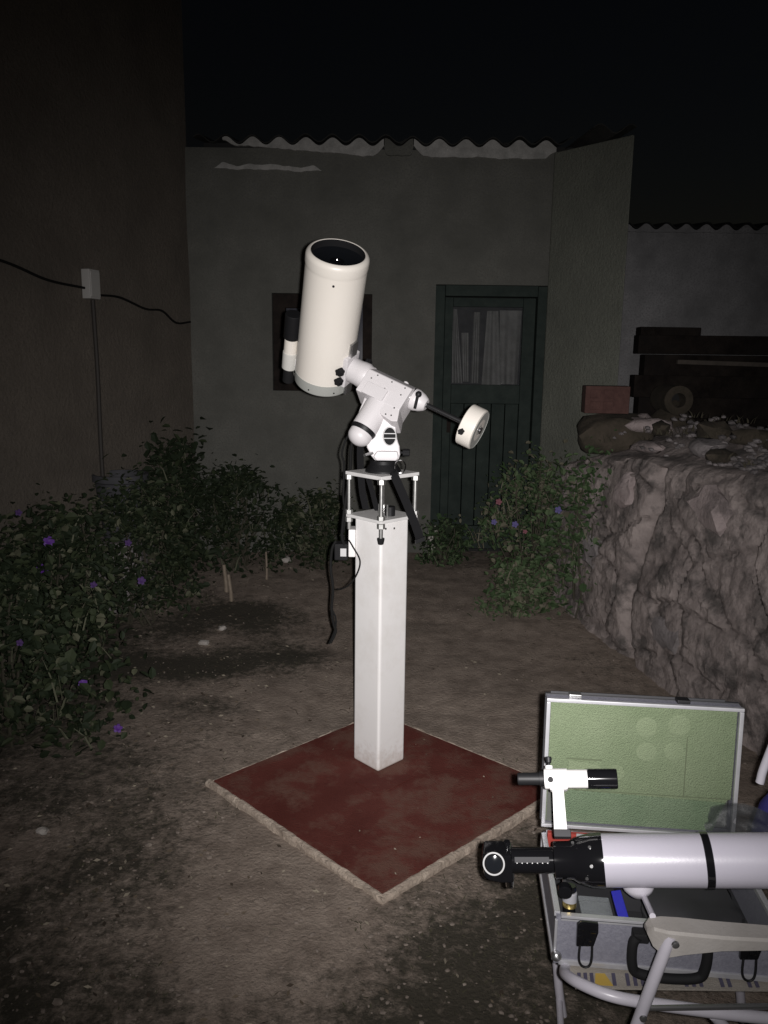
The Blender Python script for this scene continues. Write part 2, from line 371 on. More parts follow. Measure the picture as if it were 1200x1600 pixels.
# ------------------------------------------------------------------ shed
YS = 5.9
shed = thing('garden_shed', (0, YS, 0), 'plastered shed with wavy roof edge, dark door and small window behind the telescope', 'shed')
def wall_holes(x0, x1, z0, z1, holes, y, th, name, m, parent):
    xc = sorted({x0, x1, *[h[0] for h in holes], *[h[1] for h in holes]}); zc = sorted({z0, z1, *[h[2] for h in holes], *[h[3] for h in holes]})
    b = MB()
    def solid(i, j):
        if i < 0 or j < 0 or i >= len(xc) - 1 or j >= len(zc) - 1: return False
        cx, cz = (xc[i] + xc[i + 1]) / 2, (zc[j] + zc[j + 1]) / 2
        return not any(h[0] < cx < h[1] and h[2] < cz < h[3] for h in holes)
    for i in range(len(xc) - 1):
        for j in range(len(zc) - 1):
            if not solid(i, j): continue
            a, c, e, f = xc[i], xc[i + 1], zc[j], zc[j + 1]
            for yy in (y, y + th): b.add([(a, yy, e), (c, yy, e), (c, yy, f), (a, yy, f)], [(0, 1, 2, 3)])
            if not solid(i - 1, j): b.add([(a, y, e), (a, y + th, e), (a, y + th, f), (a, y, f)], [(0, 1, 2, 3)])
            if not solid(i + 1, j): b.add([(c, y, e), (c, y + th, e), (c, y + th, f), (c, y, f)], [(0, 1, 2, 3)])
            if not solid(i, j - 1): b.add([(a, y, e), (c, y, e), (c, y + th, e), (a, y + th, e)], [(0, 1, 2, 3)])
            if not solid(i, j + 1): b.add([(a, y, f), (c, y, f), (c, y + th, f), (a, y + th, f)], [(0, 1, 2, 3)])
    return b.build(name, m, parent, smooth=0)
DX0, DX1, DZ1 = .355, 1.17, 2.135
WX0, WX1, WZ0, WZ1 = -.835, -.105, 1.36, 2.06
wall_holes(-1.45, 1.22, -.1, 3.04, [(DX0, DX1, -.1, DZ1), (WX0, WX1, WZ0, WZ1)], YS, .28, 'front_wall', 'shed_plaster', shed)
# wing wall coming towards the viewer on the right
wp = [(1.20, YS + .3), (1.16, YS - .02), (1.497, 5.15), (1.66, 5.80), (1.66, YS + .3)]
MB().prism(wp, (0, 0, 0), (V((1, 0, 0)), V((0, 1, 0)), V((0, 0, 1))), -.1, 2.965, bev=.010).build('wing_wall', 'wing_plaster', shed)
for v_ in bpy.data.objects['wing_wall'].data.vertices:
    if v_.co.z > 2: v_.co.z += .092 * (v_.co.y + YS - 5.15)
MB().box((.0, 7.4, 1.5), (2.9, .1, 3.2)).build('rear_wall', 'shed_dark', shed)
MB().box((.0, 6.7, .14), (2.6, 1.4, .02)).build('floor_slab', 'shed_dark', shed)
# corrugated roof sheets
PIT = .186
def wave(x): return .026 * math.cos(2 * math.pi * (x + .02) / PIT)
def sheet(x0, x1, y0, y1, z0, z1, name, parent, mt, th=.008, steps=8):
    b = MB(); n = max(4, int((x1 - x0) / PIT * steps)); vs = []
    for i in range(n + 1):
        x = x0 + (x1 - x0) * i / n; w = wave(x)
        vs += [(x, y0, z0 + w), (x, y1, z1 + w), (x, y1, z1 + w + th), (x, y0, z0 + w + th)]
    fs = []
    for i in range(n):
        for k in range(4): k2 = (k + 1) % 4; fs.append((i * 4 + k, i * 4 + k2, i * 4 + 4 + k2, i * 4 + 4 + k))
    fs += [(3, 2, 1, 0), tuple(n * 4 + k for k in range(4))]
    return b.add(vs, fs).build(name, mt, parent, smooth=60)
roof = MB().box((0, 6.75, 3.185), (2.6, .08, .10)).build('roof', 'dark_wood', shed)
zz = [0, .012, .004, .014]
for k, (a, b_) in enumerate(((-1.36, -.62), (-.66, .12), (.08, .84), (.80, 1.28))):
    sheet(a, b_, YS - .045, 7.6, 3.085 + zz[k], 3.36 + zz[k], 'roof_sheet', roof, 'fibre_cement')
sheet(1.24, 1.50, 5.13, 7.5, 2.985, 3.20, 'roof_sheet', roof, 'fibre_cement')
# whitewashed mortar under the waves
def mortar(x0, x1, zl, zr, seed, top=True, h=.05, yy=5.9, zt=3.083, mt='whitewash', par=None):
    b = MB(); n = int((x1 - x0) / .012); vs = []
    for i in range(n + 1):
        t = i / n; x = x0 + (x1 - x0) * t; e = min(1, min(t, 1 - t) * 14)
        base = zl + (zr - zl) * t + .012 * noise.noise(V((x * 7, seed, 0))) + .006 * noise.noise(V((x * 25, seed, 4)))
        tz = (zt + wave(x)) if top else base + h * e * (.7 + .5 * noise.noise(V((x * 9, seed, 9))))
        if top: base = tz - max(.004, (tz - base) * (.35 + .65 * e))
        vs += [(x, yy - .022, base), (x, yy - .022, max(tz, base + .003)), (x, yy + .004, max(tz, base + .003)), (x, yy + .004, base)]
    fs = []
    for i in range(n):
        for k in range(4): k2 = (k + 1) % 4; fs.append((i * 4 + k, i * 4 + k2, i * 4 + 4 + k2, i * 4 + 4 + k))
    fs += [(3, 2, 1, 0), tuple(n * 4 + k for k in range(4))]
    return b.add(vs, fs).build('mortar_fill', mt, par or shed, smooth=0)
mortar(-.035, .175, 3.0, 3.0, 9, mt='shed_plaster'); mortar(-1.16, -.03, 3.06, 2.985, 1); mortar(.17, 1.17, 2.995, 2.985, 2); mortar(-1.22, -.47, 2.90, 2.885, 3, top=False, h=.045)
MB().box((-.0, YS + .15, 3.055), (2.6, .26, .04)).build('wall_plate', 'shed_dark', shed)
# door
door = MB()
yb = YS + .06
door.box((DX0 + .035, yb, 1.13), (.07, .09, 2.0), bev=.006).box((DX1 - .035, yb, 1.13), (.07, .09, 2.0), bev=.006).box(((DX0 + DX1) / 2, yb, DZ1 - .04), (DX1 - DX0 - .142, .09, .078), bev=.006)
door = door.build('door', 'door_paint', shed)
lx0, lx1 = DX0 + .075, DX1 - .075; gx0, gx1, gz0, gz1 = DX0 + .135, DX1 - .165, 1.42, 1.985
def leafbox(x0, x1, z0, z1, th=.04, y=YS + .085): return MB().box(((x0 + x1) / 2, y, (z0 + z1) / 2), (x1 - x0, th, z1 - z0), bev=.004)
leafbox(lx0, gx0, .16, 2.05).build('stile', 'door_paint', door); leafbox(gx1, lx1, .16, 2.05).build('stile', 'door_paint', door)
leafbox(gx0 + .001, gx1 - .001, gz1, 2.049).build('top_rail', 'door_paint', door); leafbox(gx0 + .001, gx1 - .001, 1.28, gz0).build('middle_rail', 'door_paint', door)
leafbox(gx0 + .001, gx1 - .001, .161, .34).build('bottom_rail', 'door_paint', door)
for k in range(5):
    w_ = (gx1 - gx0) / 5; leafbox(gx0 + w_ * k + .003, gx0 + w_ * (k + 1) - .003, .342, 1.278, .018, YS + .092).build('panel_board', 'door_paint', door)
MB().box(((gx0 + gx1) / 2, YS + .085, (gz0 + gz1) / 2), (gx1 - gx0, .004, gz1 - gz0)).build('glass_pane', 'glass', door)
for (xa, xb, xc, xd, z0_, z1_) in ((.02, .17, .0, .06, 1.43, 1.97), (.17, .27, .13, .24, 1.44, 1.80), (.29, .42, .31, .40, 1.43, 1.95), (.46, .74, .50, .66, 1.42, 1.96), (.72, .98, .68, 1.0, 1.425, 1.965)):
    cb = MB(); n = 14; vs = []; W_ = gx1 - gx0
    for i in range(n + 1):
        t = i / n
        for q in range(9):
            h = q / 8; x = gx0 + W_ * ((xa + (xb - xa) * t) * (1 - h) + (xc + (xd - xc) * t) * h); vs.append((x, YS + .125 + .018 * math.sin(t * 11 + xa * 30) * (.4 + .6 * (1 - h)), z0_ + (z1_ - z0_) * h))
    cb.add(vs, [(i * 9 + q, i * 9 + q + 1, (i + 1) * 9 + q + 1, (i + 1) * 9 + q) for i in range(n) for q in range(8)]).build('curtain', 'curtain', door, smooth=180)
MB().box(((gx0 + gx1) / 2, YS + .155, (gz0 + gz1) / 2), (gx1 - gx0 + .06, .004, gz1 - gz0 + .06)).build('net', 'net', door)
hd = MB().tube([(lx0 + .05, YS + .065, 1.15), (lx0 + .05, YS + .02, 1.15), (lx0 + .14, YS + .015, 1.15)], .008); hd.box((lx0 + .05, YS + .062, 1.13), (.03, .006, .14)); hd.build('handle', 'dark_wood', door)
# window
wy = YS + .09
win = MB().box((WX0 + .045, wy, (WZ0 + WZ1) / 2), (.09, .07, WZ1 - WZ0), bev=.005).box((WX1 - .035, wy, (WZ0 + WZ1) / 2), (.07, .07, WZ1 - WZ0), bev=.005)
win.box(((WX0 + WX1) / 2, wy, WZ1 - .05), (WX1 - WX0 - .17, .07, .10), bev=.005).box(((WX0 + WX1) / 2, wy, WZ0 + .035), (WX1 - WX0 - .17, .07, .07), bev=.005)
win.box((-.46, wy, (WZ0 + WZ1) / 2), (.06, .075, WZ1 - WZ0 - .18), bev=.005)
win = win.build('window', 'dark_wood', shed)
for (a, b_) in ((WX0 + .09, -.49), (-.43, WX1 - .07)):
    MB().box(((a + b_) / 2, wy + .005, 1.70), (b_ - a, .004, .55)).build('pane', 'glass', win)
    MB().box(((a + b_) / 2, wy + .035, 1.70), (b_ - a + .02, .004, .57)).build('reflection_sheet', 'reflection_sheet', win)

# ------------------------------------------------------------------ side wall on the left, cable, box, conduit
def lw(y): return -1.43 - (5.9 - y) * .256
swall = MB(); n = 40; H_ = 5.2; vs = []
for i in range(n + 1):
    y = .8 + (5.92 - .8) * i / n
    for j in range(31):
        z = -.1 + H_ * j / 30; vs.append((lw(y) + .012 * noise.noise(V((y * 1.7, z * 1.7, 0))), y, z))
swall.add(vs, [(i * 31 + j, (i + 1) * 31 + j, (i + 1) * 31 + j + 1, i * 31 + j + 1) for i in range(n) for j in range(30)])
swall.add([(lw(.8) - .3, .8, -.1), (lw(.8), .8, -.1), (lw(.8), .8, 5.1), (lw(.8) - .3, .8, 5.1), (lw(5.92) - .3, 5.92, -.1), (lw(5.92), 5.92, -.1), (lw(5.92), 5.92, 5.1), (lw(5.92) - .3, 5.92, 5.1)], [(0, 1, 2, 3), (4, 5, 6, 7), (0, 3, 7, 4), (3, 2, 6, 7)])
o = swall.build('house_wall', 'brown_plaster', smooth=180); tag(o, 'tall brownish plastered house wall on the left with a cable across it', 'wall')
wd = V((-.256 * -1, 1, 0)).normalized(); wnrm = V((1, -.256, 0)).normalized()
def onwall(y, z, off): return V((lw(y), y, z)) + wnrm * off
JY = 4.70
o = MB().box(onwall(JY, 2.0, .035), (.10, .055, .165), ax=(wd, wnrm, V((0, 0, 1))), bev=.006).build('junction_box', 'junction_plastic', origin=onwall(JY, 1.92, 0))
tag(o, 'small white junction box on the brown house wall', 'junction box')
MB().box(onwall(JY, 2.0, .064), (.085, .006, .14), ax=(wd, wnrm, V((0, 0, 1))), bev=.002).build('cover', 'junction_plastic', o)
o = MB().tube(bez([onwall(JY + .03, 1.915, .02), onwall(JY + .035, 1.5, .022), onwall(JY + .03, 1.0, .02), onwall(JY + .04, .1, .02)], 24), .014, 8).build('conduit_pipe', 'conduit', origin=onwall(JY, 0, 0))
tag(o, 'dark vertical conduit pipe below the white junction box', 'pipe')
o = MB().tube(bez([onwall(3.55, 2.10, .02), onwall(4.05, 2.045, .02), onwall(4.35, 1.99, .02), onwall(JY - .055, 1.975, .03)], 30), .0075, 6).build('electric_cable', 'black_cable', origin=onwall(4, 2, 0))
tag(o, 'black cable sagging from the left edge to the junction box', 'cable')
o = MB().tube(bez([onwall(JY + .055, 1.945, .03), onwall(5.0, 1.95, .02), onwall(5.28, 1.90, .02), onwall(5.48, 1.90, .02), onwall(5.66, 1.83, .02), onwall(5.86, 1.845, .02)], 36), .0075, 6).build('electric_cable', 'black_cable', origin=onwall(5, 2, 0))
tag(o, 'black cable running from the junction box to the shed corner', 'cable')

# ------------------------------------------------------------------ far shed on the right
YF = 7.7
fs_ = thing('far_shed', (3.2, YF, 0), 'low pale building with corrugated roof edge far right', 'shed')
MB().box((3.3, YF + .15, 1.4), (2.6, .3, 2.80)).build('front_wall', 'far_plaster', fs_)
for k in range(3): sheet(1.98 + k * .86, 1.98 + k * .86 + .90, YF - .06, YF + 2.4, 2.84 + .008 * (k % 2), 3.1 + .008 * (k % 2), 'roof_sheet', fs_, 'fibre_cement')
mortar(2.02, 4.5, 2.79, 2.79, 6, yy=YF, zt=2.838, mt='far_plaster', par=fs_)

# ------------------------------------------------------------------ low earth and stone wall on the right
aw = thing('yard_wall', (1.45, 3.6, 0), 'low crumbling earth and stone wall along the right side', 'wall')
def wl_x(y): return 1.16 + (4.85 - y) * .247
core = MB(); prof = []
for k in range(64): prof.append((0, -.1 + 1.13 * k / 63))
for k in range(1, 9):
    a = k / 8 * math.pi / 2; prof.append((.10 - .10 * math.cos(a), 1.03 + .10 * math.sin(a)))
for k in range(1, 14): prof.append((.10 + .5 * k / 13, 1.13 + .16 * sstep(0, 1, k / 13)))
for k in range(1, 5): prof.append((.6 + .05 * k, 1.29 - .35 * k))
cellv = []; cellk = []; wnr = V((-1, -.247, 0)).normalized(); n = 300; m = len(prof); vs = []
for i in range(n + 1):
    y = 1.2 + (4.95 - 1.2) * i / n
    hs = 1 - .03 * sstep(3.4, 4.6, y) - .10 * sstep(4.45, 4.95, y)
    for (q, z) in prof:
        p = V((wl_x(y), y, z * hs)) - wnr * q
        d = .035 * noise.noise(V((y * 1.6, z * 1.2, q * 2))) + .012 * noise.noise(V((y * 4.5, z * 3.0, q * 4 + 5))) + .010 * noise.noise(V((y * 12, z * 9, q * 14))) + .010 * noise.noise(V((y * 28, z * 28, q * 28))) + .005 * noise.noise(V((y * 60, z * 60, q * 60)))
        vd, vp = noise.voronoi(V((y * 2.3, z * 3.1, q * 1.6)) + V((.16 * noise.noise(V((y * 4, z * 4, 1))), .16 * noise.noise(V((y * 4, z * 4, 9))), 0)))
        jt = min(1, (vd[1] - vd[0]) / .11); hsh = math.sin(vp[0].x * 12.9 + vp[0].y * 78.2 + vp[0].z * 37.7) * 43758.5; hsh -= math.floor(hsh)
        d += -.017 * (1 - jt * jt * (3 - 2 * jt)) + .020 * (hsh - .5); cellv.append(jt * (.55 + .45 * hsh)); cellk.append((round(vp[0].x, 3), round(vp[0].y, 3), round(vp[0].z, 3)) if jt > .42 else None)
        crack = -.06 * math.exp(-((y - 4.02 - .06 * math.sin(z * 5)) / .045) ** 2) * (z < 1.1)
        p += wnr * (d + crack + .05 * (1 - z)); p.z += .03 * noise.noise(V((y * 3, q * 5, 8))) * (q > .02)
        vs.append(p)
core.add(vs, [(i * m + j, (i + 1) * m + j, (i + 1) * m + j + 1, i * m + j + 1) for i in range(n) for j in range(m - 1)] + [tuple(range(m)), tuple(n * m + j for j in range(m))])
groups_ = {}
for f in core.f:
    ks = {cellk[k] for k in f}; groups_.setdefault(ks.pop() if len(ks) == 1 else None, []).append(f)
for key in [k for k in groups_ if k is not None and len(groups_[k]) < 30]: groups_.setdefault(None, []).extend(groups_.pop(key))
for key, fl2 in groups_.items():
    used = sorted({k for f in fl2 for k in f}); ix = {k: q for q, k in enumerate(used)}
    b = MB().add([core.v[k] for k in used], [tuple(ix[k] for k in f) for f in fl2])
    wc = b.build('stone' if key else 'mortar', 'adobe', aw, smooth=26)
    ca = wc.data.attributes.new('stone', 'FLOAT', 'POINT'); ca.data.foreach_set('value', [cellv[k] for k in used])
am = MATS['adobe'].node_tree; aa = am.nodes.new('ShaderNodeAttribute'); aa.attribute_name = 'stone'
ab = am.nodes['Principled BSDF'].inputs['Base Color']; asrc = ab.links[0].from_socket; ar = am.nodes.new('ShaderNodeValToRGB')
ar.color_ramp.elements[0].color = (.58, .56, .54, 1); ar.color_ramp.elements[1].color = (1, .97, .94, 1); am.links.new(aa.outputs['Fac'], ar.inputs['Fac'])
ax_ = am.nodes.new('ShaderNodeMix'); ax_.data_type = 'RGBA'; ax_.blend_type = 'MULTIPLY'; ax_.inputs['Factor'].default_value = 1
am.links.new(asrc, ax_.inputs[6]); am.links.new(ar.outputs['Color'], ax_.inputs[7]); am.links.new(ax_.outputs[2], ab)
rs = random.Random(21)
for (y, z, rw, rh, mt) in ((2.95, .90, .22, .17, 'stone_pink'), (3.52, .95, .18, .12, 'stone_pink'), (4.22, .92, .11, .11, 'stone_pink'), (4.5, .50, .15, .13, 'stone_grey'), (3.72, .30, .16, .13, 'stone_grey')):
    p = V((wl_x(y), y, z)) - wnr * (.012 - .05 * (1 - z)); b = MB().rock((0, 0, 0), (.045, rw * .8, rh * .85), rs.randint(0, 99), sub=2, amp=.34)
    ang = Matrix.Rotation(.24, 3, 'Z') @ Matrix.Rotation(rs.uniform(-.2, .2), 3, 'X'); b.v = [p + ang @ q for q in b.v]
    b.build('stone', mt, aw, smooth=22)
for k in range(16):
    y = rs.uniform(2.7, 4.8); q = rs.uniform(.10, .5); p = V((wl_x(y), y, 1.10 + .17 * q / .5)) - wnr * q
    b = MB().rock((0, 0, 0), (rs.uniform(.05, .11), rs.uniform(.06, .14), rs.uniform(.03, .06)), k + 40, sub=2); ang = Matrix.Rotation(rs.uniform(0, 3), 3, 'Z'); b.v = [p + ang @ w for w in b.v]
    b.build('cap_stone', rs.choice(('stone_moss', 'stone_moss', 'stone_grey', 'stone_pink')), aw, smooth=50)
rb = MB()
for k in range(420):
    y = rs.gauss(3.25, .22) if k % 3 else rs.uniform(2.4, 4.8); q = rs.uniform(.06, .56); p = V((wl_x(y), y, 1.115 + .18 * q / .5)) - wnr * q
    s_ = rs.uniform(.008, .022); rb.rock(p, (s_, s_ * 1.2, s_ * .7), k, sub=1)
stuff(rb.build('rubble', 'stone_grey', aw, smooth=0))
# dry weeds on the wall top
def blades(b, c, n, h, spread, rr, mi=0):
    for k in range(n):
        a = rr.uniform(0, 6.28); x, y = c[0] + rr.gauss(0, spread), c[1] + rr.gauss(0, spread); w = rr.uniform(.002, .005); hh = h * rr.uniform(.4, 1)
        lx, ly = rr.gauss(0, hh * .5), rr.gauss(0, hh * .5); dx, dy = math.cos(a) * w, math.sin(a) * w
        b.add([(x - dx, y - dy, c[2]), (x + dx, y + dy, c[2]), (x + lx * .4 + dx * .8, y + ly * .4 + dy * .8, c[2] + hh * .6), (x + lx * .4 - dx * .8, y + ly * .4 - dy * .8, c[2] + hh * .6), (x + lx, y + ly, c[2] + hh)], [(0, 1, 2, 3), (3, 2, 4)], mi)
dw = MB()
for k in range(32):
    y = rs.uniform(2.8, 4.8); q = rs.uniform(.08, .55); p = V((wl_x(y), y, 1.10 + .18 * q / .5)) - wnr * q; blades(dw, p, 9, .045, .03, rs)
o = stuff(dw.build('dry_weeds', 'dry_weed', smooth=0)); tag(o, 'dry weeds on top of the low yard wall', 'weeds')

# red brick on the wall end, grey hollow block, pile of planks
bx = MB().box((1.345, 4.86, 1.375), (.265, .14, .165), ax=(V((.99, -.1, 0)), V((.1, .99, 0)), V((0, 0, 1))), bev=.006)
o = bx.build('red_brick', 'red_clay', origin=(1.345, 4.86, 1.29)); tag(o, 'red clay block lying on the end of the yard wall', 'brick')
for i in range(3):
    for j in range(2): MB().box((1.345 + (i - 1) * .08, 4.788, 1.375 + (j - .5) * .07), (.062, .008, .05), bev=.004).build('cell', 'red_clay', o)
MB().rock((1.42, 4.86, 1.16), (.26, .17, .14), 77, sub=3, amp=.15).build('stone', 'stone_moss', aw, smooth=50)
ps = [(1.98, 3.9, 6.35, 1.08, .16, 0), (2.0, 3.8, 6.33, 1.25, .15, 0), (1.96, 3.4, 6.34, 1.415, .16, 0), (2.02, 3.95, 6.32, 1.58, .15, 0), (2.25, 3.0, 6.22, 1.60, .035, 1), (1.97, 3.8, 6.36, 1.74, .13, 0), (1.98, 2.45, 6.33, 1.84, .05, 0)]
labs = ('lowest dark board of the stack just above the yard wall top', 'second dark board from the bottom of the stack behind the yard wall', 'shorter middle dark board of the stack behind the yard wall', 'second dark board from the top of the stack, behind the pale batten', 'thin pale batten lying across the dark boards behind the yard wall', 'topmost long dark board of the stack behind the yard wall', 'short narrow board on top of the dark board stack by the shed corner')
o = MB().rock((2.9, 6.40, .36), (1.05, .24, .66), 8, sub=4, amp=.08).build('rubble_heap', 'stone_moss', origin=(2.9, 6.38, 0)); tag(o, 'low rubble heap carrying the stack of dark boards', 'rubble')
for k, (a, b_, y, z, h, pale) in enumerate(ps):
    tl = -.02 if pale else rs.uniform(-.004, .004); ax = V((math.cos(tl), 0, math.sin(tl)))
    o = MB().box(((a + b_) / 2, y + rs.uniform(-.015, .015), z), (b_ - a, .12 if not pale else .04, h + (.014 if not pale else 0)), ax=(ax, V((0, 1, 0)), V((-ax.z, 0, ax.x))), bev=.006).build('plank', 'pale_plank' if pale else 'old_plank', origin=((a + b_) / 2, y, z - h / 2))
    tag(o, labs[k], 'plank', 'boards stacked behind the yard wall')
hb = MB().prism([(.095 * math.cos(a) * (1.0 if abs(math.cos(a)) < .8 else .97), .095 * math.sin(a)) for a in [k * math.pi / 10 for k in range(20)]], (2.06, 5.52, 1.30), (V((1, 0, 0)), V((0, 0, 1)), V((0, -1, 0))), 0, .02)
hb = MB(); hb.lathe([(0, .05), (0, .10), (.3, .10), (.3, .05), (0, .05)], (2.03, 5.50, 1.345), (0, 1, 0), 24, close=False)
o = hb.build('clay_pipe', 'stone_moss', origin=(2.03, 5.5, 1.245)); tag(o, 'short grey clay pipe end showing its dark hole behind the wall', 'pipe')
MB().lathe([(.0, .048), (.01, .048)], (2.03, 5.62, 1.345), (0, 1, 0), 20).build('bore_shade', 'shed_dark', o)  # dark disc plugging the pipe, stands in for the shade inside
MB().rock((2.03, 5.65, .62), (.3, .24, .72), 5, sub=3, amp=.1).build('stone', 'stone_moss', aw, smooth=50)

# ------------------------------------------------------------------ plants
def leaf(b, c, d, n_, L, w, mi):
    d = d.normalized(); sdir = d.cross(n_)
    if sdir.length < 1e-4: sdir = V((1, 0, 0))
    sdir.normalize(); nn = sdir.cross(d)
    p = [c, c + d * L * .35 + sdir * w + nn * w * .25, c + d * L * .75 + sdir * w * .8 + nn * w * .1, c + d * L - nn * L * .12, c + d * L * .75 - sdir * w * .8 + nn * w * .1, c + d * L * .35 - sdir * w + nn * w * .25, c + d * L * .5 - nn * w * .1]
    b.add(p, [(0, 1, 6), (1, 2, 6), (2, 3, 6), (3, 4, 6), (4, 5, 6), (5, 0, 6)], mi)
def flower(plant, c, d, r, mt):
    b = MB(); d = V(d).normalized(); x, y, _ = basis(d)
    for k in range(5):
        a = k * 2 * math.pi / 5; u = x * math.cos(a) + y * math.sin(a); s_ = d.cross(u)
        b.add([c, c + u * r * .55 + s_ * r * .42 + d * r * .2, c + u * r + s_ * r * .25 + d * r * .12, c + u * r - s_ * r * .25 + d * r * .12, c + u * r * .55 - s_ * r * .42 + d * r * .2], [(0, 1, 2, 3, 4)])
    return b.build('flower', mt, plant, smooth=0)
def bush(name, base, R, H, n, label, seed, mats=('leaf_a', 'leaf_b', 'leaf_c'), size=(.03, .055), flowers=(), group=None, lean=(0, 0), dens=70, wts=(6, 3, 1), shape=1.0):
    rr = random.Random(seed); bz = gz(base[0], base[1]); t = thing(name, (base[0], base[1], bz), label, 'plant', group)
    cl = []
    for k in range(dens):
        a = rr.uniform(0, 6.28); q = math.sqrt(rr.uniform(0.02, 1)); h = rr.uniform(.04, 1) ** .8
        env = math.sqrt(max(0.03, 1 - (max(0, h - .35) / .68) ** 2)) * shape + (1 - shape)
        env *= .8 + .45 * noise.noise(V((math.cos(a) * 1.5 + seed, math.sin(a) * 1.5, h * 2)))
        cl.append(V((base[0] + R[0] * q * env * math.cos(a) + lean[0] * h, base[1] + R[1] * q * env * math.sin(a) + lean[1] * h, bz + H * h)))
    b = MB(); per = n // dens
    for c in cl:
        sp = rr.uniform(.05, .10) * (H / .9) ** .5
        for k in range(per):
            p = c + V((rr.gauss(0, sp), rr.gauss(0, sp), rr.gauss(0, sp * .8)))
            if p.z < bz + .005: p.z = bz + abs(rr.gauss(0, .03)) + .005
            d = V((rr.gauss(0, 1), rr.gauss(0, 1), rr.gauss(-.1, .6))); nn = V((rr.gauss(0, .5), rr.gauss(-.3, .5), 1))
            L = rr.uniform(*size) * rr.choice((.5, .7, .85, 1, 1.15)); leaf(b, p, d, nn, L, L * rr.uniform(.22, .4), rr.choices((0, 1, 2), wts)[0])
    stuff(b.build('foliage', list(mats), t, smooth=0))
    st = MB()
    for c in rr.sample(cl, min(22, len(cl))):
        o_ = V((base[0] + rr.uniform(-.25, .25) * R[0], base[1] + rr.uniform(-.25, .25) * R[1], bz - .02)); mid = o_.lerp(c, .55) + V((rr.uniform(-.05, .05), rr.uniform(-.05, .05), .05))
        st.tube(bez([o_, mid, c + V((0, 0, .03))], 6), [.007, .0065, .006, .005, .0045, .004, .0035][:7], 5)
    st.build('stem', 'stem', t, smooth=60)
    bl_ = MB()
    for c in rr.sample(cl, min(26, len(cl))):
        blades(bl_, (c.x, c.y, max(bz, c.z - .08)), 3, .16, .03, rr)
    stuff(bl_.build('grass_blades', mats[2], t, smooth=0))
    for (c, d, r, mt) in flowers: flower(t, V(c), d, r, mt)
    return t
tc_ = lambda x, y, z: V((0, 0, 1.6)) - V((x, y, z))
def fl_(x, y, z, r=.028, mt='purple_petal'): return ((x, y, z), tc_(x, y, z) + V((.3, .2, .6)), r, mt)
G1 = 'leafy bushes along the house wall'
bush('flowering_bush', (-1.58, 3.02), (.54, .45), .74, 4000, 'dark leafy bush with purple flowers nearest the camera at lower left', 11, group=G1, dens=90, flowers=[fl_(-1.19, 2.94, .322, .018), fl_(-1.07, 2.97, .112, .018), fl_(-1.407, 2.90, .50, .014, 'dark_petal')])
bush('flowering_bush', (-1.64, 3.75), (.48, .45), .80, 4000, 'dark leafy bush below the junction box with the brightest purple flowers', 12, group=G1, dens=90, flowers=[fl_(-1.525, 3.40, .655, .026), fl_(-1.495, 3.42, .78, .024), fl_(-1.165, 3.66, .535, .020, 'dark_petal'), fl_(-1.325, 3.47, .567, .016, 'dark_petal'), fl_(-1.733, 3.66, .862, .016, 'dark_petal')])
bush('flowering_bush', (-1.45, 4.5), (.40, .45), .80, 3400, 'dark leafy bush in front of the conduit pipe', 13, group=G1, dens=80, flowers=[fl_(-1.317, 3.95, .652, .018, 'dark_petal')])
bush('spiky_shrub', (-1.40, 5.15), (.20, .3), .95, 1500, 'tall narrow dark shrub standing in the corner by the shed', 14, dens=60, shape=.9, size=(.04, .075), wts=(8, 2, 0))
bush('leafy_shrub', (-1.05, 5.45), (.42, .33), .68, 2600, 'rounded dark shrub against the shed wall left of the window', 15, dens=75, group='shrubs along the shed wall', wts=(8, 2, 0))
bush('leafy_shrub', (-.50, 5.5), (.38, .28), .52, 2000, 'low spreading shrub under the shed window beside the pier', 16, dens=65, group='shrubs along the shed wall', size=(.03, .06), wts=(5, 4, 2))
bush('flower_bush', (.95, 5.05), (.42, .45), .84, 2700, 'pale green flowering bush in front of the shed door', 17, mats=('leaf_d', 'leaf_e', 'leaf_f'), dens=80, size=(.025, .05), wts=(4, 5, 3),
     flowers=[fl_(.80, 4.70, .62, .020, 'violet_petal'), fl_(.68, 4.76, .62, .018, 'violet_petal'), fl_(1.05, 4.66, .72, .022, 'violet_petal'), fl_(.71, 4.80, .74, .020, 'pink_petal'), fl_(.86, 4.68, .58, .014, 'pink_petal')])
bush('flower_bush', (1.22, 4.62), (.26, .26), .96, 1500, 'taller green bush leaning on the end of the yard wall', 18, mats=('leaf_d', 'leaf_e', 'leaf_f'), dens=60, size=(.03, .06), wts=(6, 4, 1))
bush('ground_plant', (.82, 4.62), (.30, .18), .32, 1500, 'low green plant spilling onto the dirt in front of the flower bush', 19, mats=('leaf_d', 'leaf_e', 'leaf_f'), dens=40, size=(.025, .05), wts=(4, 5, 2))
bush('weed_clump', (.42, 5.55), (.20, .2), .32, 800, 'small weed clump at the foot of the shed door', 20, mats=('leaf_a', 'leaf_d', 'leaf_e'), dens=30, wts=(5, 3, 2))
